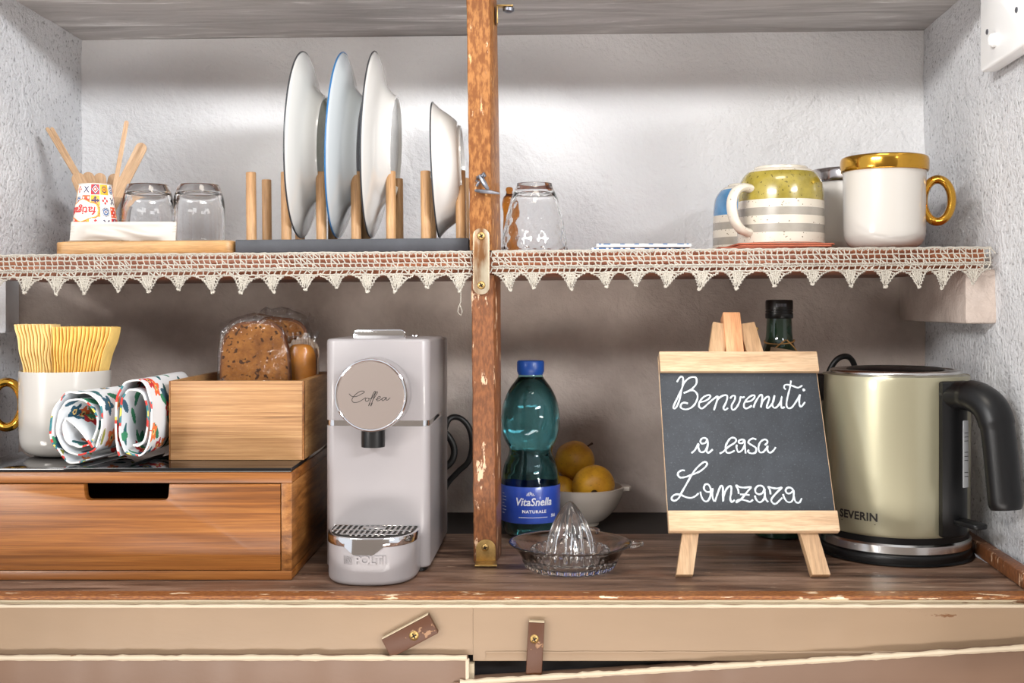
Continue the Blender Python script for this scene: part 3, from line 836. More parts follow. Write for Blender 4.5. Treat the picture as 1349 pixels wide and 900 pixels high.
stick(b0(153, 1.602), S(61.5, 168, 1.600), .0055, .0014, 'thin wooden stirrer leaning furthest left from the clear cup', 'wooden_stirrer', face=.9)
stick(b0(156, 1.607), S(67.5, 168, 1.607), .0055, .0014, 'thin wooden stirrer just right of the furthest left one', 'wooden_stirrer', face=.9)
stick(b0(138, 1.592), S(167, 159, 1.590), .0060, .0014, 'tall thin wooden stirrer standing nearly upright in the clear cup', 'wooden_stirrer', face=.55)
stick(b0(122, 1.612), S(189, 189, 1.618), .0165, .0016, 'broad flat wooden stick leaning right over the tumbler', 'wooden_stick', 'stick', face=0.0)
stick(b0(137, 1.594), S(100, 228, 1.585), .0185, .0015, 'wooden spoon with its bowl up, leftmost above the paper cup', 'wooden_spoon', 'spoon', 0, 'wooden spoons in the clear cup', True)
stick(b0(141, 1.600), S(114, 227, 1.598), .0175, .0015, 'wooden spoon with its bowl up, second from left above paper cup', 'wooden_spoon', 'spoon', 0, 'wooden spoons in the clear cup', True)
stick(b0(138, 1.606), S(131, 228, 1.607), .0175, .0015, 'wooden spoon with its bowl up, third from left above paper cup', 'wooden_spoon', 'spoon', 0, 'wooden spoons in the clear cup', True)
stick(b0(133, 1.618), S(152, 229, 1.620), .0175, .0015, 'wooden spoon with its bowl up, rightmost above the paper cup', 'wooden_spoon', 'spoon', 0, 'wooden spoons in the clear cup', True)

# plate rack
rk = thing('plate_rack', 'plate rack of pale dowels on a dark grey base on the shelf', 'plate rack', (XX(464, 1.46), YD(1.46), zs(-.22)+.0010), (0, -.0084, 0))
zr = .4108
bx0, bx1 = XX(310, 1.46)-rk.location.x, XX(617.5, 1.46)-rk.location.x
obj('base', mkbox(bx0, bx1, 0, .135, 0, zr-rk.location.z, .0012), M['slate'], rk)
for k_ in range(7):
    for row, D, px0, sp, top in ((0, 1.487, 331.5, 46.0, 226), (1, 1.577, 352, 43.4, 234)):
        x = XX(px0+sp*k_, D)-rk.location.x; y = YD(D)-rk.location.y
        if k_ == 0 and row == 0:
            bm = mklathe([(0, zr-.004), (.0066, zr-.004), (.0066, .4995), (.006, .5004), (0, .5006)], 20)
            xf(bm, T(0, 0, -rk.location.z)); do = obj('dowel', bm, M['dowel'], rk); dme = do.data
            do.location = (x, y, 0)
        else:
            d2 = bpy.data.objects.new('dowel', dme); C.objects.link(d2); d2.parent = rk; d2.location = (x, y, .0005*row)
            d2.rotation_euler = (0, 0, R.uniform(0, 6))

def plate(name, label, cat, rad, depth, footr, xtop, xbot, ztop, zbot, D, mat, rim, foot, group=None, deep=False):
    """a plate standing on edge, its back to the right"""
    zc_ = (ztop+zbot)/2; xc = (xtop+xbot)/2
    lean = math.atan2(xtop-xbot, ztop-zbot)
    t = thing(name, label, cat, (xc, YD(D), zc_), (0, lean, 0), group)
    # profile (r, h): h measured from the rim plane towards the back
    if deep:
        out = [(rad, .0002), (rad-.002, .003), (rad-.009, .010), (rad*.80, depth*.62), (footr+.007, depth*.86), (footr+.002, depth*.90), (footr+.001, depth)]
    else:
        out = [(rad, .0002), (rad-.004, .0034), (rad-.018, .0085), (rad-.038, .0135), (footr+.011, depth*.60), (footr+.003, depth*.84), (footr+.001, depth)]
    out = smoothp(out, 5)
    back = [Vector((footr-.002, depth)), Vector((footr-.0035, depth-.004)), Vector((0, depth-.0045))]
    inn = [Vector((0, depth-.009)), Vector((footr*.9, depth-.009)), Vector((footr+.010, depth*.45)), Vector((rad-.02, .005)), Vector((rad-.001, -.0006))]
    bm = mklathe([(p[0], p[1]) for p in out+back+inn], 96)
    bmm = RY(PI/2)
    xf(bm, bmm)                                               # axis z -> +x
    bmesh.ops.remove_doubles(bm, verts=bm.verts, dist=1e-6)
    obj('plate_body' if not deep else 'bowl_body', bm, mat, t, 60)
    bm = nb(); tube(bm, [(0.0, (rad)*math.cos(a), (rad)*math.sin(a)) for a in [2*PI*i/96 for i in range(96)]], .0011, 6, closed=True)
    obj('rim_line', bm, rim, t)
    bm = mklathe([(footr-.004, depth-.0040), (0, depth-.0040)], 64); xf(bm, bmm)
    obj('foot_disc', bm, foot, t)
    return t
D = 1.532
plate('dinner_plate', 'white dinner plate with dark rim and olive base, leftmost in rack', 'plate', .1235, .030, .066, XX(404, D), XX(395.5, D), ZZ(71, D), ZZ(313, D), D, M['porcelain'], M['rim_dark'], M['green_glaze'])
plate('dinner_plate', 'bluish white dinner plate with blue rim, middle of the three', 'plate', .1232, .030, .066, XX(456, D), XX(444, D), ZZ(72, D), ZZ(313, D), D, M['porcelain_grey'], M['rim_blue'], M['navy_glaze'])
plate('dinner_plate', 'plain white dinner plate, rightmost of the three tall plates', 'plate', .1237, .030, .066, XX(497, D), XX(488.5, D), ZZ(70.5, D), ZZ(313, D), D, M['porcelain'], M['rim_dark'], M['grey_foot'])
plate('dessert_bowl', 'small white deep plate in the rack beside the wooden post', 'bowl', .0903, .036, .057, XX(571, D), XX(579, D), ZZ(136, D), ZZ(313, D), D, M['porcelain'], M['rim_dark'], M['grey_foot'], None, True)

# ------------------------------------------------------------------ upper shelf, right half
D = 1.515
hg = thing('dimpled_glass', 'clear dimpled glass upside down on the shelf beside the post', 'glass', (XX(704, D), YD(D), zs(.01)+.0006))
h = ZZ(242, D)-hg.location.z
def dim(a, r, z):
    if z > h-.012 or z < .003: return r
    return r*(1+(.014 if r > .0262+.0165*(1-z/h) else .004)*math.cos(14*a+PI*math.floor(z/.011))*abs(math.sin(PI*z/.011)))
outp = [(0, h), (.0215, h), (.0232, h-.001), (.0248, h-.006), (.030, h-.018), (.0362, h-.040), (.0412, h-.065), (.0437, .006), (.0440, .0005)]
inp = [(.0420, .0005), (.0415, .008), (.0388, h-.064), (.0335, h-.040), (.0265, h-.018), (.019, h-.0135), (0, h-.0125)]
bm = mklathe(smoothp(outp, 8)+smoothp(inp, 7), 112, dim)
obj('glass_wall', bm, M['clear'], hg, 70)
ac = thing('amber_flask', 'tiny amber glass flask half hidden behind the dimpled glass', 'flask', (XX(671, 1.60), YD(1.60), zs(-.01)+.0006))
hz = ZZ(250, 1.60)-ac.location.z
prof = smoothp([(0, .0), (.008, .0), (.0098, .004), (.0098, .02), (.0085, hz-.036), (.0104, hz-.022), (.0088, hz-.012), (.0052, hz-.007), (.0042, hz-.003)], 4)
obj('flask_body', mklathe(prof+[Vector((0, hz-.003))], 32), M['amber'], ac)
obj('stopper', mklathe(smoothp([(0, hz-.0028), (.0042, hz-.0028), (.0052, hz), (.004, hz+.003), (0, hz+.004)], 3), 20), M['amber'], ac)
# flat printed tiles
def ceramic_tile(label, x0, x1, D0, z, t, rot):
    dp = (x1-x0)
    o = thing('ceramic_tile', label, 'tile', ((x0+x1)/2, YD(D0)+dp/2, z), (0, 0, rot), 'flat tiles on the shelf')
    obj('tile_body', mkbox(-dp/2, dp/2, -dp/2, dp/2, 0, t-.0006, .0006), M['porcelain'], o)
    bm = nb(); n_ = 40
    vs = [[bm.verts.new((-dp/2+dp*i/n_, -dp/2+dp*j/n_, t)) for j in range(n_+1)] for i in range(n_+1)]
    for i in range(n_):
        for j in range(n_): bm.faces.new((vs[i][j], vs[i+1][j], vs[i+1][j+1], vs[i][j+1]))
    r_ = bmesh.ops.extrude_face_region(bm, geom=bm.faces[:])
    for v in r_['geom']:
        if isinstance(v, bmesh.types.BMVert): v.co.z -= .0014
    p = obj('printed_glaze', bm, M['tile_print'], o)
    def fn(c):
        u, v_ = c.x*55, c.y*55
        fu, fv = u-math.floor(u)-.5, v_-math.floor(v_)-.5
        r2 = math.hypot(fu, fv)
        return lin((52, 96, 150)) if (r2 < .18 or .3 < r2 < .42) else lin((226, 232, 236))
    paint(p, fn)
    return o
zz = zs(.14)+.0006
ceramic_tile('lower flat tile with greyish edge under the blue-printed tile', XX(778, 1.47), XX(905, 1.47), 1.470, zz, .0030, .02)
ceramic_tile('upper flat tile with blue printed top lying on the shelf', XX(787, 1.465), XX(912, 1.465), 1.466, zz+.0036, .0046, -.02)
# terracotta coasters
zz = zs(.33)+.0006
for q, (a, b, dz, rot, lab) in enumerate(((944, 1072, 0, .05, 'thin terracotta coaster, lowest of the stack under the yellow mug'),
                                        (975, 1098, .0026, -.03, 'thin terracotta coaster, middle of the stack under the yellow mug'),
                                        (972, 1100, .0052, .01, 'thin terracotta coaster, topmost of the stack under the yellow mug'))):
    wd = (XX(b, 1.465)-XX(a, 1.465))
    o = obj('coaster', vprism(nb(), rrect(-wd/2, wd/2, -wd/2, wd/2, .006, 4), 0, .0022, .0006), M['terracotta_dark' if q == 0 else 'terracotta'])
    o.location = ((XX(a, 1.465)+XX(b, 1.465))/2, YD(1.460)+wd/2+.002, zz+dz); o.rotation_euler = (0, 0, rot)
    tag(o, lab, 'coaster', 'terracotta coasters')
zy = zz+.0078
# striped mugs, upside down
def stripe_mug(label, loc, top, hand, htop):
    t = thing('striped_mug', label, 'mug', loc, (0, 0, 0))
    h_ = htop
    outl = smoothp([(.0570, .001), (.0572, .010), (.0570, .030), (.0566, .052), (.0558, .070), (.0535, .083), (.0485, .0925), (.042, .0985), (.0365, .1003)], 8)
    outl += [Vector((.0352, .1008)), Vector((.0350, h_-.0008)), Vector((.0335, h_)), Vector((.031, h_-.001)), Vector((.029, h_-.003)), Vector((0, h_-.0035))]
    inl = [Vector(p) for p in ((0, h_-.011), (.03, h_-.012), (.045, .084), (.052, .066), (.0535, .03), (.0540, .001))]
    # stripes, read from the rim upwards
    bands = [(0, .0016, 'terracotta'), (.0016, .0145, 'glaze_cream'), (.0145, .0255, 'glaze_grey'), (.0255, .0365, 'glaze_cream'), (.0365, .0470, 'glaze_grey'), (.0470, .0575, 'glaze_cream'), (.0575, .0955, top), (.0955, 1, 'glaze_cream')]
    names = []
    for z0_, z1_, mn in bands:
        if mn not in names: names.append(mn)
    # insert loop points at band borders
    pr = []
    for a, b in zip(outl, outl[1:]):
        pr.append(a)
        for z0_, z1_, mn in bands:
            if a.y < z0_ < b.y: pr.append(a.lerp(b, (z0_-a.y)/(b.y-a.y)))
    pr.append(outl[-1])
    pr.sort(key=lambda p: 0) 
    bm = mklathe([(p.x, p.y) for p in pr], 72)
    for f_ in bm.faces:
        c = f_.calc_center_median(); z = c.z
        for z0_, z1_, mn in bands:
            if z0_ <= z < z1_: f_.material_index = names.index(mn); break
    b2 = mklathe([(p.x, p.y) for p in inl]+[(.0555, 0), (.0570, .001)], 72)
    for f_ in b2.faces: f_.material_index = names.index('glaze_cream')
    merge(bm, b2)
    obj('mug_body', bm, [M[n_] for n_ in names], t, 45)
    ca, sa = math.cos(hand), math.sin(hand)
    path = smoothp([(.053, .072), (.066, .0735), (.079, .068), (.0865, .053), (.083, .033), (.071, .0185), (.053, .014)], 6)
    bm = mktube([(ca*p.x, sa*p.x, p.y) for p in path], .0066, 12, ab=(1.25, .85))
    obj('handle', bm, M['glaze_cream'], t)
    return t
D = 1.522
stripe_mug('yellow and grey striped mug upside down on the terracotta coasters', (XX(1028.5, D), YD(D), zy), 'glaze_yellow', PI+.55, .1040)
stripe_mug('blue and grey striped mug upside down behind the yellow one', (XX(991, 1.665), YD(1.665), zs(.33)+.0006), 'glaze_blue', PI-1.9, .1040)
# white mugs with metallic trim
def trim_mug(label, loc, trim, hand, lid, rimcol=None, hname='handle'):
    t = thing('white_mug', label, 'mug', loc, (0, 0, 0))
    H = .1025
    outl = smoothp([(0, .0008), (.030, .0005), (.038, .0012), (.0455, .0055), (.0505, .0135), (.0522, .024), (.0527, .05), (.0530, H-.004), (.0530, H)], 6)
    inl = [Vector((.0505, H)), Vector((.0500, H-.004)), Vector((.0492, .024)), Vector((.0445, .0105)), Vector((.036, .0055)), Vector((0, .0045))]
    obj('mug_body', mklathe([(p.x, p.y) for p in outl+inl], 72), M['mug_white'], t, 50)
    if lid:
        o = smoothp([(.0500, H-.001), (.0548, H-.0008), (.0562, H+.001), (.0566, H+.008), (.0562, H+.0150), (.0545, H+.0182), (.050, H+.0192), (.042, H+.0185), (.036, H+.0160), (0, H+.0155)], 5)
        obj('lid', mklathe([(p.x, p.y) for p in o]+[(0, H-.001), (.05, H-.001)], 72), trim, t, 50)
    ca, sa = math.cos(hand), math.sin(hand)
    # flat-banded oval ring
    cx_, cz_ = .0660, .0625
    path = [(cx_+.0175*math.cos(a), cz_+.0275*math.sin(a)) for a in [2*PI*i/44 for i in range(44)]]
    bm = nb()
    tube(bm, [(ca*x, sa*x, z) for x, z in path], .0066, 12, closed=True, ab=(.86, 1.35), up=(-sa, ca, 0))
    obj(hname, bm, trim, t)
    return t
D = 1.505
gm = trim_mug('white mug with gold lid and gold ring handle on the shelf', (XX(1165, D), YD(D), zs(.475)+.0006), M['gold'], -.35, True)
trim_mug('white mug with silver lid behind the gold-lidded mug', (XX(1118, 1.645), YD(1.645), zs(.47)+.0006), M['silver'], 1.9, True)

# socket box on the right wall
wx = lambda D: .575+(.634-.575)*(D-1.10)/.70
sb = thing('junction_box', 'white plastic junction box with rounded cap on the right wall', 'junction box', (wx(1.36)-.0035, YD(1.36), .677))
rot = math.atan2(.059, .70)
bm = nb()
poly = rrect(-.088, .088, -.056, .07, .008, 4)
b2 = nb(); prism(b2, poly, 0, .020, .003, 3); xf(b2, RZ(PI/2-rot) @ T(0, 0, 0))
# prism lies in x-z with thickness along y; turned so that its face looks to -x
merge(bm, b2)
obj('box_cover', bm, M['switch'], sb)
def on_box(px, py):
    """spot on the cover face, in the box's own axes"""
    for i in range(60):
        D_ = 1.20+i*.005
        if XX(px, D_) > wx(D_)-.0235: return Vector((wx(D_)-.0235, YD(D_), ZZ(py, D_)))-sb.location
    return Vector((-.02, 0, 0))
bm = nb(); lathe(bm, smoothp([(.0085, 0), (.0083, .004), (.0062, .0075), (0, .009)], 4), 24)
q = on_box(1312, 53); obj('push_button', xf(bm, T(*q) @ RY(-PI/2)), M['switch'], sb)
for px, py in ((1302, 42), (1341, 13)):
    q = on_box(px, py)
    bm = nb(); lathe(bm, [(.0034, 0), (.0034, .0012), (.0015, .0014), (0, .0014)], 14)
    obj('screw', xf(bm, T(*q) @ RY(-PI/2)), M['grey_iron'], sb)

# ------------------------------------------------------------------ lower left: drawer chest and what stands on it
D0 = 1.346
zg = .1330
ch = thing('drawer_chest', 'honey bamboo drawer chest with a black glass top on the counter', 'drawer chest', (-.469, YD(D0), .0008))
lx = lambda x: x+.469
zl = lambda z: z-.0008
XL, XR = lx(-.664), lx(XX(384.5, D0))
dep = .315
zt0, zt1 = zl(ZZ(636.5, D0)), zl(ZZ(622.5, D0))
obj('top_rail', mkbox(XL, XR, 0, dep, zt0, zt1, .0007), M['bamboo_dark'], ch)
obj('bottom_rail', mkbox(XL, XR, 0, dep, 0, zl(ZZ(752, D0)), .0007), M['bamboo_dark'], ch)
obj('side_panel', mkbox(XR-.0125, XR, 0, dep, zl(ZZ(752, D0))+.0002, zt0-.0002, .0005), M['bamboo_dark_side'], ch)
obj('side_panel', mkbox(XL, XL+.0125, 0, dep, zl(ZZ(752, D0))+.0002, zt0-.0002, .0005), M['bamboo_dark_side'], ch)
obj('back_panel', mkbox(XL+.0127, XR-.0127, dep-.006, dep, zl(ZZ(752, D0))+.0002, zt0-.0002), M['bamboo_dark'], ch)
obj('glass_top', mkbox(XL+.001, XR-.001, .0012, dep-.001, zt1+.0002, zl(zg), .0008), M['black_glass'], ch)
# drawer front with the cut-out hand hold
zb0, zb1 = zl(ZZ(752, D0))+.0008, zt0-.0012
da, db = XL+.0135, XR-.0135
ca_, cb_ = lx(XX(112, D0)), lx(XX(222, D0)); cz = zl(ZZ(659, D0))
poly = [(da, zb0), (db, zb0), (db, zb1)]
poly += [(cb_+.0012, zb1)]+[(cb_-.006+.006*math.cos(a), cz+.006+.006*math.sin(a)) for a in [-i*PI/10 for i in range(6)]]
poly += [(ca_+.006-.006*math.sin(a), cz+.006-.006*math.cos(a)) for a in [i*PI/10 for i in range(6)]]+[(ca_-.0012, zb1), (da, zb1)]
bm = nb(); prism(bm, poly, -.0008, .0122, .0009, 2)
dr = obj('drawer_front', bm, M['bamboo_dark'], ch)
bm = nb()
box(bm, da+.004, db-.004, .0124, dep-.02, zb0, zb0+.005)
box(bm, da+.004, da+.012, .0124, dep-.02, zb0+.005, zb1-.03); box(bm, db-.012, db-.004, .0124, dep-.02, zb0+.005, zb1-.03)
obj('drawer_tray', bm, M['gap'], ch)
# white mug of napkins
D = 1.472
nm = trim_mug('white mug with gold ring handle holding yellow paper napkins', (XX(86, D), YD(D), zg+.0006), M['gold'], PI+.30, False)
for c in nm.children: c.scale = (1.055, 1.055, 1.045)
mz = zg+.0006+.107
def napkin(i, n_, xb0, xb1, xt0, xt1, y0, y1, ztop, mat, label, grp, wob):
    t = (i+.5)/n_
    xb = xb0+(xb1-xb0)*t; xt = xt0+(xt1-xt0)*t
    th = (xt1-xt0)/n_*.64; tb = (xb1-xb0)/n_*.55
    zlo = mz-.055
    bm = nb(); ns, nd = 16, 5
    rr = random.Random(int(i*13+n_))
    ph = rr.uniform(0, 6)
    sides = []
    for s in (-1, 1):
        g = []
        for j in range(ns+1):
            v_ = j/ns; z = zlo+(ztop+rr.uniform(-.0003, .0003)-zlo)*v_
            e = max(0, (z-mz+.004)/(ztop-mz)); e = min(e, 1)
            xc_ = xb+(xt-xb)*e**1.15+wob*math.sin(e*9+ph*.35)*e*(1-e*.5); hw_ = (tb+(th-tb)*e)/2
            row = []
            for m in range(nd+1):
                u = m/nd; y = y0+(y1-y0)*u+(-.0016*math.sin(e*7+ph) if m == 0 else 0)
                row.append(bm.verts.new((xc_+s*hw_*(1 if m else .25), y, z)))
            g.append(row)
        sides.append(g)
    a, b = sides
    for j in range(ns):
        for m in range(nd):
            bm.faces.new((a[j][m], a[j][m+1], a[j+1][m+1], a[j+1][m])); bm.faces.new((b[j][m], b[j+1][m], b[j+1][m+1], b[j][m+1]))
        bm.faces.new((a[j][0], a[j+1][0], b[j+1][0], b[j][0])); bm.faces.new((a[j][nd], b[j][nd], b[j+1][nd], a[j+1][nd]))
    for m in range(nd):
        bm.faces.new((a[0][m], b[0][m], b[0][m+1], a[0][m+1])); bm.faces.new((a[ns][m], a[ns][m+1], b[ns][m+1], b[ns][m]))
    o = obj('paper_napkin', bm, mat, None, 50)
    tag(o, label, 'napkin', grp)
xc = XX(86, D); w0 = .0485
xm = XX(75, D)
ORD = ['leftmost', 'second from the left', 'third from the left', 'fourth from the left', 'fifth from the left', 'sixth from the left', 'seventh from the left', 'eighth from the left', 'eighth from the right', 'seventh from the right', 'sixth from the right', 'fifth from the right', 'fourth from the right', 'third from the right', 'second from the right', 'rightmost']
ORD2 = ORD[:6]+ORD[11:]
for i in range(16):
    napkin(i, 16, xm+.001, xc+w0, xm-.001, XX(149, D-.01), YD(D)-.014-.0006*(8-abs(i-5)), YD(D)+.022, ZZ(431, D)+.0004*(i % 3), M['napkin'],
           'deep yellow folded napkin, '+ORD[i]+' of the right-hand bunch in mug', 'yellow napkins in the right bunch', .0017)
for i in range(11):
    napkin(i, 11, xc-w0, xm-.001, XX(20, D-.01), xm-.002, YD(D)-.016+.0006*i, YD(D)+.020, ZZ(427.5, D)+.0003*(i % 2), M['napkin_pale'],
           'pale yellow folded napkin, '+ORD2[i]+' of the left-hand bunch in mug', 'pale yellow napkins in the left bunch', .0032)
# rolled floral cloths
def cloth_color(seed, L, dep_):
    r = random.Random(seed)
    mot = []
    for i in range(int(L*dep_/.0008)):
        s0, d0 = r.uniform(0, L), r.uniform(-.01, dep_+.01)
        typ = r.choice(['leaf', 'leaf', 'leaf', 'flower', 'flower', 'leafo'])
        ang = r.uniform(0, PI)
        col = {'leaf': [(46, 122, 92), (60, 140, 100), (38, 96, 100)], 'leafo': [(150, 154, 70), (52, 92, 112)], 'flower': [(214, 50, 44), (232, 104, 52), (236, 124, 66), (38, 86, 108), (196, 38, 44)]}[typ]
        mot.append((s0, d0, typ, ang, lin(r.choice(col)), r.uniform(.8, 1.3)))
    base = lin((226, 229, 232)); ctr = lin((236, 200, 120)); ink = lin((60, 50, 70))
    def fn(s, d):
        c = base
        for s0, d0, typ, ang, col, sz in mot:
            x, y = s-s0, d-d0
            if abs(x) > .02 or abs(y) > .02: continue
            u = x*math.cos(ang)+y*math.sin(ang); v_ = -x*math.sin(ang)+y*math.cos(ang)
            if typ != 'flower':
                if (u/(.013*sz))**2+(v_/(.0048*sz))**2 < 1: c = col
            else:
                rr = math.hypot(u, v_)/(.0120*sz); a = math.atan2(v_, u)
                if rr < .78+.2*math.cos(5*a): c = col
                if rr < .30: c = ctr
                if rr < .14: c = ink
        return c
    return fn
def rolled_cloth(label, path, D0, dep_, base, seed, warp):
    """path: dense list of (x, z) from the outer end inwards; warp(x, z, d) -> (x, z)"""
    root = thing('rolled_cloth', label, 'cloth', base, (0, 0, 0))
    bm = nb(); nd = int(dep_/.0015)
    L = [0]
    for a, b in zip(path, path[1:]): L.append(L[-1]+math.hypot(b[0]-a[0], b[1]-a[1]))
    r = random.Random(seed); sh = [r.uniform(-.002, .002) for _ in range(len(path)//16+3)]
    vs = []
    for i, (x, z) in enumerate(path):
        a = i/16; k0 = int(a); fr = YD(D0)-base[1]+sh[k0]*(1-(a-k0))+sh[k0+1]*(a-k0)
        row = []
        for m in range(nd+1):
            d = dep_*m/nd; X, Z = warp(x, z, d); row.append(bm.verts.new((X-base[0], fr+d, Z-base[2])))
        vs.append(row)
    info = []
    for i in range(len(path)-1):
        for m in range(nd):
            bm.faces.new((vs[i][m], vs[i+1][m], vs[i+1][m+1], vs[i][m+1])); info.append((L[i], dep_*m/nd))
    edge = [vs[i][0].co.copy() for i in range(len(path))]
    me = bpy.data.meshes.new('cloth_sheet'); bm.to_mesh(me); bm.free(); me.shade_smooth(); me.materials.append(M['cloth'])
    o = bpy.data.objects.new('cloth_sheet', me); C.objects.link(o); o.parent = root
    fn = cloth_color(seed, L[-1], dep_)
    at_ = me.color_attributes.new('print', 'FLOAT_COLOR', 'CORNER'); buf = []
    for p, (s, d) in zip(me.polygons, info):
        c = fn(s, d); buf.extend((c[0], c[1], c[2], 1.0)*p.loop_total)
    at_.data.foreach_set('color', buf)
    so = o.modifiers.new('thickness', 'SOLIDIFY'); so.thickness = .0013; so.offset = 0
    # hem: white cord with coloured dashes, along the front edge
    bm = nb(); tube(bm, edge, .00125, 6)
    hem = obj('hem', bm, M['cloth'], root, 80)
    cols = [lin(c) for c in ((228, 228, 226), (228, 228, 226), (222, 222, 214), (206, 60, 52), (52, 120, 128), (214, 196, 90), (228, 228, 226), (58, 124, 92))]
    def hc(c):
        k_ = noise.noise(Vector((c.x*70+seed, c.z*70, 0)))
        return cols[int((k_*.5+.5)*7.99)] if noise.noise(Vector((c.x*40, c.z*40, 9+seed))) > .12 else cols[0]
    paint(hem, hc)
    return root
def spiral(cx_, cz_, rx, rz, turns, a0, k_in, n_, sq=1.0, wob=.02, seed=0):
    out = []
    for i in range(n_+1):
        t = i/n_; a = a0-t*turns*2*PI; q = 1-(1-k_in)*t
        c, s = math.cos(a), math.sin(a)
        c = math.copysign(abs(c)**sq, c); s = math.copysign(abs(s)**sq, s)
        wv = 1+wob*noise.noise(Vector((a*1.9, seed, t*2)))
        out.append((cx_+rx*q*c*wv, cz_+rz*q*s*wv))
    return out
zf = zg+.0024
p1 = spiral(XX(103, 1.37), zf+.0455, .0350, .0455, 2.35, -PI*.42, .50, 420, .92, .10, 3)
tail = [(p1[-1][0]+(XX(122, 1.37)-p1[-1][0])*i/28, p1[-1][1]+(zf+.019-p1[-1][1])*i/28+.004*math.sin(i/28*PI)) for i in range(1, 29)]
p1 = [(x, max(z, zf)) for x, z in p1+tail]
xr1 = XX(103, 1.37)+.035
rolled_cloth('left rolled floral cloth, round roll against the white mug', p1, 1.372, .105, (XX(103, 1.37), YD(1.372), zg+.0004), 21,
             lambda x, z, d: (xr1-(xr1-x)*(1-.50*min(1, d/.09))-.0004, z))
p2 = spiral(XX(178, 1.37), zf+.0520, .0235, .0515, 1.9, -PI*.72, .58, 380, .72, .07, 8)
p2 = [(x, max(z, zf)) for x, z in p2]
rolled_cloth('right rolled floral cloth, tall flat roll against the bamboo box', p2, 1.368, .17, (XX(178, 1.37), YD(1.368), zg+.0004), 34,
             lambda x, z, d: (x, z))
# open bamboo box with wrapped snacks
DB = 1.411
bxx0, bxx1 = XX(222.5, DB), XX(400, DB)
bb = thing('bamboo_box', 'open light bamboo box holding wrapped bread on the glass top', 'box', ((bxx0+bxx1)/2, YD(DB), zg+.0006))
hw = (bxx1-bxx0)/2; hz = ZZ(502, DB)-bb.location.z
bm = nb(); box(bm, -hw+.0018, hw-.0018, 0, .009, 0, hz, .0006); obj('front_board', bm, M['bamboo_box'], bb)
obj('back_board', mkbox(-hw+.0072, hw-.0072, .200, .208, 0, hz, .0006), M['bamboo_box'], bb)
obj('side_board', mkbox(hw-.009, hw, .0092, .208, 0, hz, .0006), M['bamboo_box_side'], bb)
obj('side_board', mkbox(-hw, -hw+.0072, .0092, .208, 0, hz, .0006), M['bamboo_box_side'], bb)
bm = nb(); box(bm, hw-.0016, hw, .0, .009, 0, hz, .0004); box(bm, -hw, -hw+.0016, .0, .009, 0, hz, .0004)
obj('end_grain', bm, M['bamboo_dark_side'], bb)
obj('floor_board', mkbox(-hw+.0074, hw-.0092, .0094, .1998, .001, .006), M['bamboo_box'], bb)
zfb = bb.location.z+.0066
def slice_poly(w_, h_, n_=48, e=3.2, seed=0):
    out = []
    for i in range(n_):
        a = 2*PI*i/n_; c, s = math.cos(a), math.sin(a)
        r = 1+.02*noise.noise(Vector((c*2+seed, s*2, seed)))
        dome = 1.0
        out.append((math.copysign(abs(c)**(2/e), c)*w_/2*r, h_/2+math.copysign(abs(s)**(2/e), s)*h_/2*r))
    return out
def bread(label, loc, w_, h_, th, tilt, roll, seed, ruf):
    t = thing('wrapped_bread', label, 'bread', loc, (tilt, roll, 0))
    po = slice_poly(w_, h_, seed=seed)
    bm = nb(); prism(bm, [(x*.965, z*.965+h_*.0175) for x, z in po], -.001, th+.001, .003, 2); obj('crumb', bm, M['bread'], t, 60)
    bm = nb(); prism(bm, po, .0, th, .002, 2)
    obj('crust', bm, M['crust'], t, 60)
    # loose clear bag
    bm = nb(); n_ = 48; rings = []
    for q, (y, s) in enumerate(((-.0025, .75), (-.006, .98), (-.004, 1.06), (th*.5, 1.09), (th+.004, 1.06), (th+.006, .9))):
        ring = []
        for i, (x, z) in enumerate(po):
            d = 1+.03*noise.noise(Vector((i*.55, q*1.3, seed)))
            top = max(0, (z-h_*.8)/(h_*.2))
            ring.append(bm.verts.new((x*s*d, y+.0015*noise.noise(Vector((i*.4, q, 3+seed))), h_/2+(z-h_/2)*s*d+ruf*top*(.5+.9*noise.noise(Vector((i*.9, q*.7, 5+seed)))))))
        rings.append(ring)
    for A, B in zip(rings, rings[1:]):
        for i in range(n_): bm.faces.new((A[i], A[(i+1) % n_], B[(i+1) % n_], B[i]))
    bm.faces.new(rings[0]); bm.faces.new(rings[-1])
    for v in bm.verts: v.co.z = max(v.co.z, -.001)
    obj('clear_bag', bm, M['film'], t, 50)
    # crimped bag fin above
    bm = nb(); nf = 30; A = []; B = []
    for i in range(nf+1):
        u = i/nf; x = (u-.5)*w_*1.0
        zz_ = h_*1.02-abs(u-.5)**3*h_*.5
        A.append(bm.verts.new((x, th*.5+.002*math.sin(i*1.9), zz_))); B.append(bm.verts.new((x*1.06, th*.6+.004*math.sin(i*1.3+seed), zz_+ruf*(1.0+.6*noise.noise(Vector((i*.5, seed, 0)))))))
    for i in range(nf): bm.faces.new((A[i], A[i+1], B[i+1], B[i]))
    obj('bag_fin', bm, M['film'], t, 30)
    return t
D = 1.515
bread('wrapped brown bread slice at the front of the bamboo box', (XX(337, D), YD(D), zfb+.0012), .094, ZZ(424, D)-zfb, .016, -.05, -.03, 1, .004)
D = 1.588
bread('wrapped brown bread slice at the back of the bamboo box', (XX(359, D), YD(D), zfb+.0012), .092, ZZ(420.5, D)-zfb+.002, .014, -.05, .05, 5, .010)
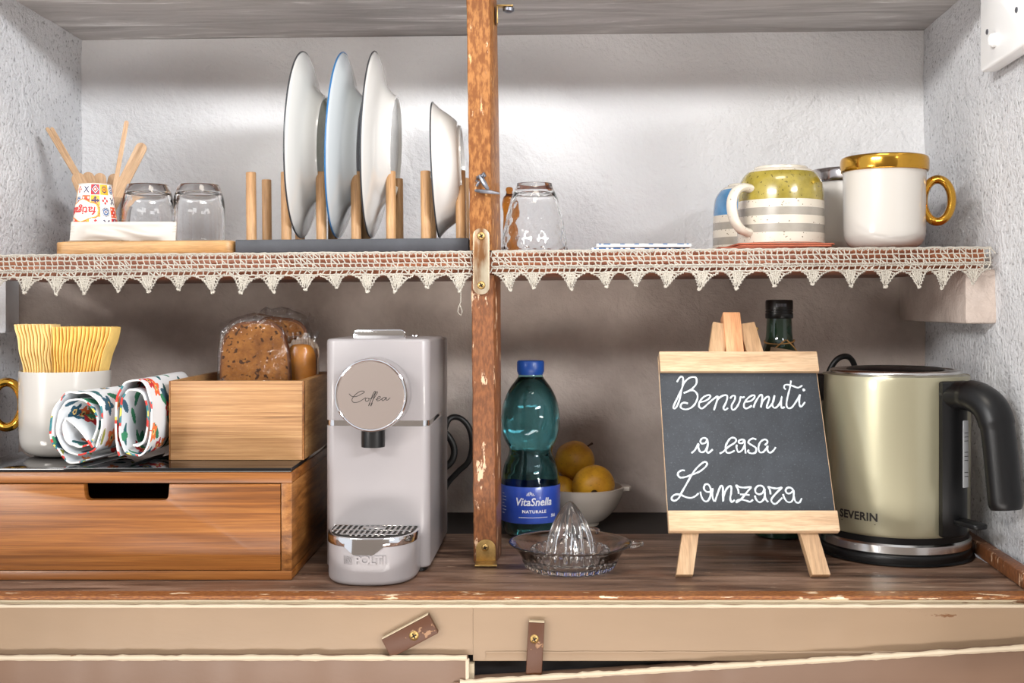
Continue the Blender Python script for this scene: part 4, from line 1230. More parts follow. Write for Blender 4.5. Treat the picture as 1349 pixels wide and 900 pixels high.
# wrapped sponge cake
D = 1.553
ck = thing('wrapped_cake', 'golden sponge cake in pleated paper and clear wrap inside bamboo box', 'cake', (XX(396.5, D), YD(D), zfb))
hc_ = ZZ(453, D)-zfb
bm = nb(); lathe(bm, smoothp([(0, 0.0), (.018, 0), (.0205, .006), (.0212, hc_*.5), (.0208, hc_*.8), (.0185, hc_*.92), (.012, hc_*.985), (0, hc_)], 5), 32)
for v in bm.verts: v.co.y *= .8; v.co.x *= .98
obj('sponge', bm, M['cake'], ck)
bm = nb(); n_ = 80; A = []; B = []
for i in range(n_):
    a = 2*PI*i/n_; r = .0216+(.0007 if i % 2 else -.0004); back = .5+.5*math.sin(a)
    A.append(bm.verts.new((r*.9*math.cos(a), r*.82*math.sin(a), .001))); zt_ = hc_*(.70+.36*back)+(.0022 if i % 4 < 2 else 0)
    B.append(bm.verts.new((r*1.10*math.cos(a), r*.98*math.sin(a)+.001, zt_)))
for i in range(n_): bm.faces.new((A[i], A[(i+1) % n_], B[(i+1) % n_], B[i]))
for f_ in [f_ for f_ in bm.faces if f_.calc_center_median().y < -.004]: bm.faces.remove(f_)
obj('pleated_paper', bm, M['cake_paper'], ck, 20)
bm = nb(); lathe(bm, [(0, -.0004), (.022, -.0002), (.0255, .006), (.0258, hc_*.6), (.0245, hc_*.95), (.020, hc_*1.05), (.014, hc_*1.08)], 40, lambda a, r, z: r*(1+.05*noise.noise(Vector((math.cos(a)*3, math.sin(a)*3, z*60)))))
for v in bm.verts: v.co.y *= .86; v.co.x *= .96
obj('clear_wrap', bm, M['film'], ck, 40)
bm = nb(); A = []; B = []
for i in range(31):
    u = i/30-.5
    A.append(bm.verts.new((u*.044, .001*math.sin(i*2), hc_*1.03))); B.append(bm.verts.new((u*.052, .002+.002*math.sin(i*1.4), hc_*1.03+.011+(.0012 if i % 2 else 0))))
for i in range(30): bm.faces.new((A[i], A[i+1], B[i+1], B[i]))
obj('wrap_fin', bm, M['film'], ck, 30)

# ------------------------------------------------------------------ coffee machine
DM = 1.388
cmx = (XX(428, DM)+XX(566, DM))/2
cm = thing('coffee_machine', 'pearl grey capsule coffee machine with a round front knob on counter', 'coffee machine', (cmx, YD(DM), .0006), (0, 0, -math.radians(2.2)))
hw = (XX(566, DM)-XX(428, DM))/2
zk = lambda py, D=DM: ZZ(py, D)-.0006
z1, z2, z3 = zk(561.5), zk(554), zk(446.5)
bm = nb(); vprism(bm, rrect(-hw, hw, 0, .150, [.012, .012, .002, .002], 8), .005, z1, .003, 3, top=False); obj('lower_body', bm, M['machine'], cm)
bm = nb(); vprism(bm, rrect(-hw, hw, 0, .150, [.012, .012, .002, .002], 8), z2, z3, .004, 3, bottom=False); obj('upper_body', bm, M['machine'], cm)
bm = nb(); vprism(bm, rrect(-hw+.0012, hw-.0012, .0012, .149, [.011, .011, .002, .002], 8), z1+.0001, z2-.0001); obj('chrome_band', bm, M['chrome'], cm)
bm = nb(); vprism(bm, rrect(-hw+.003, hw-.0005, .1512, .222, [.001, .001, .012, .012], 6), .005, z3-.003, .004, 3); obj('water_tank', bm, M['machine_dark'], cm)
bm = nb(); vprism(bm, rrect(-hw+.005, hw-.005, .006, .215, .01, 4), 0, .0048); obj('foot_plate', bm, M['black_plastic'], cm)
# top lever
bm = nb(); prism(bm, rrect(-.035, .030, z3-.001, zk(436, 1.43)+.002, [.001, .001, .006, .006], 5), .030, .036, .0008); obj('lever', bm, M['chrome'], cm)
bm = nb(); lathe(bm, [(0, 0), (.006, 0), (.006, .0018), (.0045, .0024), (0, .0022)], 20, loc=(.030, .12, z3)); obj('power_button', bm, M['chrome'], cm)
# knob: worked in the machine's frame
DK = 1.352
kx = XX(487.5, DK)-cmx+.002; kz = zk(521, DK); ky = DK-DM
def facing(bm, x, y, z): return xf(bm, T(x, y, z) @ RX(PI/2))     # lathe axis towards -y
bm = nb(); lathe(bm, [(0, 0), (.0438, 0), (.0442, .002), (.0440, -ky-.004), (.0428, -ky-.0015), (.0405, -ky-.0008), (.0402, -ky-.0022), (0, -ky-.0022)], 96)
kn = obj('knob', facing(bm, kx, -.0002, kz), M['machine'], cm)
bm = nb(); tube(bm, [(.0419*math.cos(a), .0419*math.sin(a), -ky-.0010) for a in [2*PI*i/96 for i in range(96)]], .0016, 8, closed=True)
obj('knob_ring', facing(bm, kx, -.0002, kz), M['chrome'], kn)
bm = nb(); lathe(bm, [(.0404, -ky-.002), (.0402, -ky-.0006), (.0398, -ky-.0002), (0, -ky-.0002)], 96)
obj('knob_face', facing(bm, kx, -.0002, kz), M['satin'], kn)
cf = [[(220, 445), (236, 460), (262, 462), (296, 446), (312, 436), (306, 429), (284, 432), (256, 452), (238, 478), (246, 496), (276, 494), (304, 478), (320, 468)],
      [(332, 470), (320, 474), (318, 486), (328, 490), (340, 482), (336, 472), (346, 474), (356, 470)],
      [(352, 478), (366, 456), (378, 436), (374, 430), (362, 448), (350, 482), (338, 512), (338, 516), (346, 500)],
      [(362, 482), (378, 458), (390, 438), (386, 432), (374, 450), (362, 484), (350, 514), (352, 516), (360, 498)],
      [(380, 480), (398, 474), (408, 464), (400, 460), (388, 472), (388, 486), (402, 484), (420, 472)],
      [(440, 468), (428, 466), (416, 478), (422, 486), (434, 478), (444, 466), (440, 480), (450, 482), (466, 468)]]
bm = nb()
for st in cf:
    pts = smoothp([(kx+(((410+u/4.5)-487.5)*DK/F), 0, kz-((420+v_/4.5)-521)*DK/F) for u, v_ in st], 4)
    tube(bm, [(p.x, ky-.0002, p.z) for p in pts], .00042, 5, ab=(1, .4), up=(0, 1, 0))
obj('script_word', bm, M['black_ink'], kn)
bm = nb(); lathe(bm, smoothp([(0, -.017), (.0125, -.0165), (.0142, -.0150), (.0142, .004)], 3)+[Vector((0, .004))], 28, loc=(XX(492.5, 1.372)-cmx, -.0175, zk(570, 1.372)))
obj('coffee_spout', bm, M['black_plastic'], cm)
# drip tray
tcx = XX(492, 1.36)-cmx; tr, tdp = .0535, .0745
def dshape(r_, dp, off=0.0):
    pts = [(tcx+r_, .0-.0004)]
    e = 2.5
    for i in range(33):
        a = -PI*i/32; c, s = math.cos(a), math.sin(a)
        pts.append((tcx+math.copysign(abs(c)**(2/e), c)*r_, -.010+(-abs(s)**(2/e))*(dp-.010)))
    pts.append((tcx-r_, -.0004))
    return pts
ztr = .0565
bm = nb(); vprism(bm, dshape(tr, tdp), 0, ztr-.0115, .006, 4, top=False); obj('tray_body', bm, M['machine'], cm)
bm = nb(); vprism(bm, dshape(tr+.0008, tdp+.0008), ztr-.0113, ztr-.001, .001, 2); obj('tray_rim', bm, M['chrome'], cm)
bm = nb()
pl_ = dshape(tr+.0012, tdp+.0012)
tab = []
for x, y in pl_:
    if abs(x-tcx+.002) < .0235: tab.append((x, y))
tab = sorted(tab)
A = []
for i, (x, y) in enumerate(tab):
    e = min(i, len(tab)-1-i); zlow = ztr-.020 if e >= 2 else (ztr-.0155 if e == 1 else ztr-.0115)
    A.append((bm.verts.new((x, y, ztr-.002)), bm.verts.new((x, y, zlow)), bm.verts.new((x, y+.003, ztr-.002)), bm.verts.new((x, y+.003, zlow))))
for p, q in zip(A, A[1:]):
    bm.faces.new((p[0], p[1], q[1], q[0])); bm.faces.new((p[2], q[2], q[3], p[3])); bm.faces.new((p[1], p[3], q[3], q[1])); bm.faces.new((p[0], q[0], q[2], p[2]))
bm.faces.new((A[0][0], A[0][2], A[0][3], A[0][1])); bm.faces.new((A[-1][0], A[-1][1], A[-1][3], A[-1][2]))
obj('pull_tab', bm, M['chrome'], cm)
bm = nb(); vprism(bm, dshape(tr-.003, tdp-.003), ztr-.0009, ztr-.0004); gp = obj('grille_pan', bm, M['dark_metal'], cm)
bm = nb()
for i in range(15):
    x = tcx-.046+i*.00657
    f_ = math.sqrt(max(0, 1-((x-tcx)/(tr-.002))**2)); ymin = -.010-(tdp-.016)*f_**.8
    for ya_, yb_ in ((-.004, -.030), (-.034, -.056), (-.059, -.068)):
        yb2 = max(yb_, ymin)
        if yb2 < ya_-.004: box(bm, x-.0016, x+.0016, yb2, ya_, ztr-.0004, ztr+.0010, .0005, 1, rot=Matrix.Shear('XY', 4, (0, 0)) if False else None)
for ya_ in (-.0022, -.032, -.0575):
    f_ = 1-((abs(ya_)-.01)/(tdp-.012))**2 if ya_ < -.01 else 1
    xx_ = (tr-.003)*math.sqrt(max(.05, f_)); box(bm, tcx-xx_, tcx+xx_, ya_-.0012, ya_+.0012, ztr-.0004, ztr+.0010, .0005, 1)
box(bm, tcx-.012, tcx+.012, -.024, -.012, ztr-.0004, ztr+.0014, .0006, 1)
obj('drip_grille', bm, M['steel'], cm)
# raised maker's word on the tray
def tray_front(x):
    c = min(1, abs((x-tcx)/tr)); e = 2.5
    s = (1-c**e)**(1/e)
    return -.010-s*(tdp-.010)
bm = text_bm('P', .0135, .0006, .0004, sx=1.15)
bms = [('P', -.0115), ('O', -.0028), ('L', .0058), ('T', .0130), ('I', .0196)]
bm.free(); bm = nb()
for s_, dx in bms:
    b2 = text_bm(s_, .0130, .0006, .0005, sx=1.12)
    for v in b2.verts: v.co.x += dx+.002
    merge(bm, b2)
box(bm, -.0265, -.0165, -.0003, .0003, -.0049, -.0043); box(bm, -.0265, -.0165, -.0003, .0003, .0043, .0049)
box(bm, -.0265, -.0259, -.0003, .0003, -.0049, .0049); box(bm, -.0171, -.0165, -.0003, .0003, -.0049, .0049)
for rr in (.0035, .0019): tube(bm, [(-.0215+rr*math.cos(a), 0, rr*math.sin(a)) for a in [2*PI*i/20 for i in range(20)]], .00045, 5, closed=True)
for v in bm.verts:
    v.co = Vector((tcx+v.co.x+.000, tray_front(tcx+v.co.x+.000)+v.co.y*2.6-.0004, v.co.z+.0300))
obj('raised_word', bm, M['machine'], cm)
# cable behind
bm = nb()
cpts = [P(584, 572, 1.60), P(592, 552, 1.60), P(606, 551, 1.61), P(618, 564, 1.615), P(622, 586, 1.62), P(617, 608, 1.625), P(603, 622, 1.63), P(588, 640, 1.635), P(580, 668, 1.64)]
tube(bm, [p-Vector((cmx, YD(DM), .0006)) for p in smoothp(cpts, 6)], .0042, 10)
tube(bm, [p-Vector((cmx, YD(DM), .0006)) for p in smoothp([P(578, 566, 1.612), P(590, 574, 1.612), P(598, 590, 1.615), P(596, 606, 1.615), P(584, 618, 1.615)], 5)], .0050, 10)
xf(bm, RZ(math.radians(2.2)))
obj('power_cable', bm, M['rubber'], cm)

# ------------------------------------------------------------------ water bottle
D = 1.602
wb = thing('water_bottle', 'teal plastic water bottle with a blue cap beside the post', 'bottle', (XX(699, D), YD(D), .0008))
pr = []
for y, r in ((712, 24), (709, 30), (704, 34.5), (695, 37), (687, 38.0), (684.5, 38.4), (660, 38.6), (637, 38.4), (634, 38), (624, 37.2), (614, 34.5), (606, 31), (599, 28.6), (594, 28.4), (588, 30.5), (580, 34.5), (570, 37.4), (558, 38.6), (545, 38.2), (532, 35.8), (520, 31.6), (510, 26.2), (502, 20.2), (497, 16.8), (492, 15.6), (488, 15.2)):
    pr.append((r*D/F, ZZ(y, D)-.0008))
z00 = pr[0][1]; pr = [(r, (z-z00)*(pr[-1][1]/(pr[-1][1]-z00))) for r, z in pr]
def pet(a, r, z):
    if z < .030: return r*(1-.10*(1-z/.030)*(.5+.5*math.cos(5*a)))
    if .115 < z < .17: return r*(1+.006*math.sin(9*a+z*210))
    if .078 < z < .105: return r*(1+.012*math.sin(6*a+z*120))
    return r
o = smoothp(pr, 5)
bm = mklathe([(0, .004)]+[(p.x, p.y) for p in o]+[(p.x-.0007, p.y) for p in reversed(o) if p.y > .004]+[(0, .006)], 72, pet)
obj('bottle_wall', bm, M['pet'], wb, 60)
wl = [p for p in o if .005 < p.y < .2235]
bm = mklathe([(0, .0068)]+[(p.x-.0011, p.y+.0012) for p in wl]+[(0, wl[-1].y+.0012)], 72, pet)
obj('water', bm, M['water'], wb, 60)
rl = 38.9*D/F
zl0, zl1 = ZZ(684, D), ZZ(637, D)
bm = mklathe([(rl, zl0), (rl+.0002, zl0+.0003), (rl+.0002, zl1-.0003), (rl, zl1)], 72)
lb_ = obj('paper_label', bm, M['label_blue'], wb)
bm = text_bm('VitaSnella', .0150, .0001, .00028, .22, sx=.92)
wrap(bm, 0, 0, rl+.0005, -PI/2+.10, (zl0+zl1)/2+.0045); obj('label_word', bm, M['white_ink'], lb_)
bm = text_bm('NATURALE', .0056, .0001, .00018, sx=1.1, space=1.15)
wrap(bm, 0, 0, rl+.0005, -PI/2+.12, (zl0+zl1)/2-.0085); obj('label_word', bm, M['white_ink'], lb_)
bm = nb()
for i in range(16): box(bm, -.021+i*.0026, -.0192+i*.0026, -.0001, .0001, -.0004, .0004)
wrap(bm, 0, 0, rl+.0005, -PI/2+.10, (zl0+zl1)/2-.0165); obj('small_print', bm, M['white_ink'], lb_)
bm = text_bm('50cl', .0058, .0001, .00015, sx=.8)
wrap(bm, 0, 0, rl+.0005, -PI/2+.82, (zl0+zl1)/2-.0150); obj('label_word', bm, M['white_ink'], lb_)
bm = nb()
for i in range(7): box(bm, -.006, -.006+.011*(.5+.5*abs(math.sin(i*2.1))), -.0001, .0001, -.0003-i*.0045+.016, .0003-i*.0045+.016)
wrap(bm, 0, 0, rl+.0005, -PI/2-1.05, (zl0+zl1)/2-.002); obj('small_print', bm, M['white_ink'], lb_)
bm = nb()                                                     # little crest of peaks over the word
for i, hgt in enumerate((.0018, .0032, .0042, .0032, .0018)):
    box(bm, -.0046+i*.0020, -.0034+i*.0020, -.0001, .0001, 0, hgt)
box(bm, -.0056, .0066, -.0001, .0001, -.0014, -.0006)
wrap(bm, 0, 0, rl+.0005, -PI/2-.02, (zl0+zl1)/2+.0150); obj('crest', bm, M['white_ink'], lb_)
zcap = ZZ(490.5, D)-.0008
rc = 17.6*D/F
bm = mklathe([(rc*.93, zcap-.003), (rc*.97, zcap), (rc, zcap+.001), (rc, zcap+.0145), (rc*.93, zcap+.0166), (0, zcap+.0168), ], 60, lambda a, r, z: r*(1+(.016*math.cos(30*a) if zcap+.001 <= z <= zcap+.0146 else 0)))
lathe(bm, [(rc*.93, zcap-.003), (.0165, zcap-.003)], 60)
obj('screw_cap', bm, M['cap_blue'], wb)

# ------------------------------------------------------------------ fruit bowl
D = 1.695
fbw = thing('fruit_bowl', 'white ceramic bowl with small lug handles behind the glass juicer', 'bowl', (XX(766, D), YD(D), -.0002))
rb_ = .0640; hb = ZZ(640, D)
o = smoothp([(.024, 0), (.026, .001), (.027, .005), (.036, .010), (.050, .024), (.060, .042), (rb_, hb)], 5)
i_ = [Vector(p) for p in ((rb_-.004, hb), (.055, .042), (.045, .026), (.03, .013), (0, .009))]
obj('bowl_wall', mklathe([(0, .001)]+[(p.x, p.y) for p in o]+[(p.x, p.y) for p in i_], 64), M['bowl'], fbw, 50)
for s in (1, -1):
    bm = nb(); vprism(bm, [(s*x, y) for x, y in ((rb_-.003, -.016), (rb_+.006, -.013), (rb_+.010, -.005), (rb_+.010, .005), (rb_+.006, .013), (rb_-.003, .016))], hb-.006, hb+.0005, .0015)
    obj('lug_handle', bm, M['bowl'], fbw)
def fruit(label, px, py, D_, r_, sq, stem, tilt, eye=None):
    t = thing('yellow_pear', label, 'pear', P(px, py, D_), tilt)
    bm = mklathe(smoothp([(0, -r_*.86), (r_*.25, -r_*.93), (r_*.68, -r_*.74), (r_*.98, -r_*.2), (r_*.97, r_*.22), (r_*.74, r_*.66), (r_*.35, r_*.92), (0, r_*.94)], 6), 40,
                 lambda a, r, z: r*(1+.03*noise.noise(Vector((math.cos(a)*1.5+px, math.sin(a)*1.5, z*30)))))
    obj('flesh', bm, M['fruit'], t)
    if stem: obj('stem', mktube([(0, 0, r_*.90), (.001, .0, r_*1.05), (.003, 0, r_*1.25)], [.0016, .0013, .0019], 8), M['stem'], t)
    if eye:
        obj('dried_eye', mklathe([(0, -r_*.90), (.0035, -r_*.93), (.0052, -r_*.96), (.004, -r_*.91)], 14), M['stem'], t)
    return t
fruit('yellow pear lying on top of the others in the white bowl', 757, 607, 1.725, .0305, 1, True, (0, .75, .2))
fruit('yellow pear with a dark dried eye facing front in the bowl', 782, 640, 1.672, .0310, 1, True, (-1.35, .12, 0), True)
fruit('yellow pear half hidden behind the water bottle', 739, 648, 1.700, .0240, 1, True, (.3, -.5, 0))

# ------------------------------------------------------------------ glass juicer
D = 1.410
ju = thing('glass_juicer', 'clear pressed glass citrus juicer standing in front of the bottle', 'juicer', (XX(751, D), YD(D), .0006))
rr_ = .0755; hj = ZZ(715.5, D)
prof = smoothp([(0, .0035), (.040, .0030), (.046, .0002), (.052, .0006), (.056, .006), (.062, .0165), (.070, hj-.004), (rr_, hj-.0005), (rr_+.0006, hj+.001), (rr_-.002, hj+.0012)], 4)
prof += [Vector(p) for p in ((.067, hj-.003), (.0580, .0175), (.051, .0095), (.046, .0080), (0, .0078))]
def scal(a, r, z):
    return r*(1+.022*math.cos(36*a)) if (z < .013 and r > .047) else r
obj('dish', mklathe([(p.x, p.y) for p in prof], 108, scal), M['clear'], ju, 50)
ht = ZZ(661, D)
def flute(a, r, z):
    k_ = (z-.010)/(ht-.010); q = .075*math.sqrt(max(0, 1-k_))+.02
    return r*(1+q*(abs(math.cos(5.5*a))*2-1)) if r < .040 else r
bm = mklathe(smoothp([(0, .0082), (.0270, .0082), (.0285, .012), (.0282, .022), (.0258, .038), (.0215, .052), (.0155, .065), (.0085, .0755), (.003, ht-.0010), (0, ht)], 6), 88, flute)
obj('reamer', bm, M['clear'], ju, 60)
bm = nb()
for i in range(22):
    a = 2*PI*i/22; c = Vector((.0455*math.cos(a), .0455*math.sin(a), .0084))
    lathe(bm, smoothp([(.0044, 0), (.0046, .010), (.0034, .0165), (0, .0180)], 2), 10, loc=c)
    lathe(bm, [(0, 0), (.0044, 0)], 10, loc=c)
obj('seed_ring', bm, M['clear'], ju, 50)
bm = nb()
tube(bm, smoothp([(rr_-.003, -.013, hj-.002), (rr_+.006, -.011, hj-.0015), (rr_+.0125, -.004, hj-.001), (rr_+.0125, .004, hj-.001), (rr_+.006, .011, hj-.0015), (rr_-.003, .013, hj-.002)], 5), .0026, 10)
obj('finger_loop', bm, M['clear'], ju)
bm = nb()
tube(bm, smoothp([(rr_-.003, -.011, hj-.001), (rr_+.007, -.009, hj+.001), (rr_+.0105, 0, hj+.0015), (rr_+.007, .009, hj+.001), (rr_-.003, .011, hj-.001)], 5), .0024, 10)
obj('pouring_lip', xf(bm, RZ(math.radians(68))), M['clear'], ju)

# ------------------------------------------------------------------ easel with chalkboard
phi = math.atan(.53)
DE = 1.343
exc = XX(985, 1.42)
ea = thing('easel_chalkboard', 'small pine easel with a chalkboard greeting in white handwriting', 'easel', (exc, YD(DE), .0006), (-phi, 0, 0))
def board_st(px, py, off=0.0):
    """point where the sight line of a photo pixel meets the leaning board plane, in board axes (x, slope)"""
    # plane: y = YD(DE)+tan(phi)*z, camera ray: (px-CX, F, -(py-CY))*t
    k1 = (px-CX)/F; k2 = -(py-CY)/F
    # z = CH+k2*D, D-DE = tan(phi)*(z-off)
    tp = math.tan(phi)
    D_ = (DE+tp*(CH-.0006)+off)/(1-tp*k2)
    return k1*D_-exc, (CH-.0006+k2*D_)/math.cos(phi)
def plank(px0, py0, px1, py1, px2, py2, px3, py3, y0, y1, bev=.0012):
    """quad given by photo corners (top-left, top-right, bottom-right, bottom-left)"""
    pts = [board_st(px0, py0), board_st(px1, py1), board_st(px2, py2), board_st(px3, py3)]
    return prism(nb(), pts, y0, y1, bev)
a0 = board_st(880, 690); a1 = board_st(1100, 690); b0_ = board_st(869, 480); b1_ = board_st(1077, 480)
xL = (board_st(870, 500)[0]+board_st(879, 680)[0])/2; xR = (board_st(1079, 500)[0]+board_st(1097, 680)[0])/2
sT, sB = board_st(900, 470)[1], board_st(900, 700)[1]
obj('chalkboard', mkbox(xL, xR, -.0022, .0022, sB, sT, .0006), M['board'], ea)
st_, sb_ = board_st(970, 467, )[1], board_st(970, 493)[1]
xl_, xr_ = board_st(868, 478)[0], board_st(1075.5, 478)[0]
obj('top_bar', mkbox(xl_, xr_, -.0095, -.0024, sb_, st_, .0009), M['easel'], ea)
st2, sb2 = board_st(990, 677)[1], board_st(990, 704)[1]
xl2, xr2 = board_st(879, 690)[0], board_st(1101.5, 690)[0]
obj('bottom_bar', mkbox(xl2, xr2, -.0135, -.0024, sb2, st2, .0009), M['easel'], ea)
def leg(pf, pt, wd, y0, y1, s0=0.0, s1=None):
    (xa, sa), (xb, sb) = pf, pt
    d = Vector((xb-xa, sb-sa)).normalized(); n_ = Vector((d.y, -d.x))*wd/2
    poly = [(xa-n_.x, s0), (xa+n_.x, s0), (xb+n_.x, sb+n_.y), (xb-n_.x, sb-n_.y)]
    return prism(nb(), poly, y0, y1, .0009)
s_top = board_st(960, 420)[1]
fl = (board_st(903, 763)[0], .0065); fr_ = (board_st(1084, 763)[0], .0065)
tl = (board_st(950, 424)[0], board_st(950, 424)[1]); tr_ = (board_st(984, 424)[0], board_st(984, 424)[1])
obj('leg', leg(fl, tl, .0205, .0030, .0160, .0078), M['easel_leg'], ea)
obj('leg', leg(fr_, tr_, .0220, .0030, .0160, .0078), M['easel_leg'], ea)
# centre block and rear leg
cbx = board_st(966, 440)[0]
obj('hinge_block', mkbox(cbx-.0115, cbx+.0115, -.0022, .020, st_-.012, board_st(966, 412)[1], .0011), M['easel_orange'], ea)
bm = nb()
Lr = .285
box(bm, cbx-.010, cbx+.010, -.006, .006, -Lr, .006, .001)
# swing the rear leg back so that its foot reaches the counter
hs = board_st(966, 425)[1]-.006
xf(bm, T(0, .0275, hs) @ RX(math.radians(47)))
obj('rear_leg', bm, M['easel_leg'], ea)
bm = nb()
bx_, bs_ = board_st(993, 438)
tube(bm, [(board_st(941, 438)[0]-.0005, .0095, bs_), (bx_+.003, .0095, bs_)], .0022, 10)
tube(bm, [(board_st(941, 438)[0]-.0012, .0095, bs_), (board_st(941, 438)[0]+.001, .0095, bs_)], .0045, 6)
hb_ = obj('hinge_bolt', bm, M['brass'], ea)
bm = nb()
tube(bm, [(bx_-.002, .0095, bs_), (bx_+.004, .0095, bs_)], .0040, 10)
for s in (1, -1):
    tube(bm, [(bx_+.001, .0095, bs_+s*.003), (bx_+.004, .0090, bs_+s*.007), (bx_+.006, .0085, bs_+s*.0115)], [.0018, .0024, .0028], 8, ab=(.6, 1.2))
obj('wing_nut', bm, M['brass'], ea)
chalk = []
def strokes(ox, oy, sc_, *ls):
    for l in ls: chalk.append([(ox+u/sc_, oy+v_/sc_) for u, v_ in l])
strokes(880, 490, 13.49,
 [(155, 195), (200, 120), (240, 97), (265, 140), (250, 290), (170, 460), (90, 640), (130, 655), (190, 540), (245, 300), (290, 200), (370, 125), (450, 105), (500, 130), (500, 220), (450, 290), (380, 345), (275, 390)],
 [(380, 345), (450, 345), (510, 400), (520, 480), (470, 590), (390, 660), (300, 680), (225, 650), (230, 590), (280, 560), (350, 575)],
 [(545, 550), (640, 535), (720, 490), (750, 440), (710, 425), (630, 460), (560, 540), (545, 620), (585, 665), (640, 640), (760, 530), (870, 445)],
 [(880, 440), (870, 520), (835, 620), (812, 695), (845, 590), (880, 500), (960, 440), (1030, 428), (1050, 470), (1020, 570), (980, 650), (1010, 690), (1060, 655)],
 [(1100, 485), (1140, 440), (1185, 445), (1180, 510), (1130, 600), (1130, 670), (1170, 685), (1230, 620), (1270, 530), (1285, 460), (1320, 470), (1355, 455)])
strokes(970, 490, 13.49,
 [(150, 545), (250, 530), (310, 480), (320, 440), (280, 430), (200, 480), (140, 560), (130, 630), (165, 665), (230, 640), (270, 610)],
 [(300, 650), (330, 560), (390, 460), (430, 420), (455, 440), (450, 520), (430, 645), (450, 560), (520, 470), (565, 455), (580, 490), (550, 580), (535, 640), (560, 655), (615, 600), (655, 530), (672, 440)],
 [(675, 430), (650, 520), (635, 610), (680, 655), (740, 610), (780, 540), (805, 450), (790, 540), (795, 640), (820, 655), (850, 635)],
 [(965, 170), (945, 300), (900, 480), (885, 600), (910, 655), (960, 655), (1010, 610), (1080, 500), (1122, 420)],
 [(875, 325), (845, 300), (850, 255), (900, 240), (1000, 265), (1090, 295), (1165, 255)],
 [(1125, 415), (1110, 520), (1120, 610), (1150, 630), (1215, 550)],
 [(1178, 335), (1190, 322), (1204, 334), (1190, 348), (1180, 338)])
strokes(900, 570, 10.38,
 [(110, 290), (160, 245), (205, 160), (205, 220), (235, 275), (290, 265), (325, 200), (330, 120), (300, 85), (255, 90), (232, 125), (250, 160), (300, 150), (325, 115), (335, 180), (318, 265), (345, 285), (400, 240)],
 [(495, 295), (545, 270), (620, 200), (700, 150), (720, 110), (690, 80), (640, 90), (590, 160), (575, 220), (590, 280), (640, 285), (700, 255)],
 [(730, 175), (725, 215), (750, 275), (800, 250), (835, 180), (835, 120), (800, 105), (760, 120), (760, 150), (800, 155), (835, 130), (840, 200), (850, 295)],
 [(995, 105), (950, 90), (900, 115), (890, 150), (940, 185), (990, 220), (985, 280), (930, 295), (880, 270), (895, 245)],
 [(1110, 180), (1145, 150), (1140, 115), (1100, 105), (1050, 140), (1025, 210), (1040, 275), (1090, 275), (1140, 215), (1150, 190), (1150, 255), (1180, 285), (1225, 260), (1260, 210)])
strokes(880, 605, 13.49,
 [(295, 215), (240, 210), (180, 250), (175, 300), (220, 340), (320, 325), (430, 285), (560, 230), (660, 150), (690, 90), (650, 60), (580, 100), (480, 200), (400, 320), (310, 480), (230, 620), (190, 700), (120, 750), (65, 730), (70, 680), (130, 640), (220, 645), (310, 685), (400, 700), (480, 670), (540, 615)],
 [(570, 590), (590, 680), (640, 755), (700, 755), (745, 680), (760, 580), (735, 490), (690, 455), (645, 475), (635, 540), (680, 590), (740, 590), (790, 540), (780, 620), (795, 720), (820, 765)],
 [(830, 765), (870, 640), (920, 510), (950, 485), (970, 520), (970, 640), (975, 765), (985, 660), (1030, 550), (1090, 490), (1120, 510), (1115, 620), (1100, 710), (1125, 775), (1180, 735)])
strokes(970, 630, 13.49,
 [(36, 290), (28, 220), (-8, 140), (60, 172), (150, 180), (255, 170), (200, 240), (130, 330), (60, 400), (-10, 445), (20, 405), (90, 392), (180, 415), (240, 432), (290, 395)],
 [(60, 300), (140, 304), (230, 312)],
 [(325, 320), (340, 380), (390, 435), (440, 430), (490, 370), (500, 270), (480, 180), (430, 145), (370, 155), (330, 210), (345, 275), (410, 300), (470, 260), (495, 200), (500, 310), (520, 390), (560, 435)],
 [(602, 300), (590, 220), (560, 165), (620, 182), (710, 195), (800, 180), (730, 250), (640, 350), (615, 410), (650, 460), (700, 465), (760, 410), (810, 360)],
 [(825, 295), (840, 350), (890, 425), (950, 440), (995, 400), (1015, 300), (1000, 220), (950, 180), (900, 185), (870, 225), (890, 275), (940, 285), (990, 250), (1010, 230), (1015, 330), (1040, 420), (1080, 450), (1120, 440), (1155, 370)])
for st in chalk:
    bm = nb(); pts = smoothp([(*board_st(u, v_), 0) for u, v_ in st], 4)
    jr = random.Random(len(st))
    tube(bm, [(p.x, -.0024, p.y) for p in pts], [.00112*jr.uniform(.8, 1.15) for _ in pts], 6, ab=(1, .25), up=(0, 1, 0))
    obj('chalk_stroke', bm, M['chalk'], ea)
obj('raw_edge', mkbox(xL-.0007, xL-.0001, -.0018, .0018, sB, sT), M['easel'], ea)
obj('raw_edge', mkbox(xR+.0001, xR+.0007, -.0018, .0018, sB, sT), M['easel'], ea)

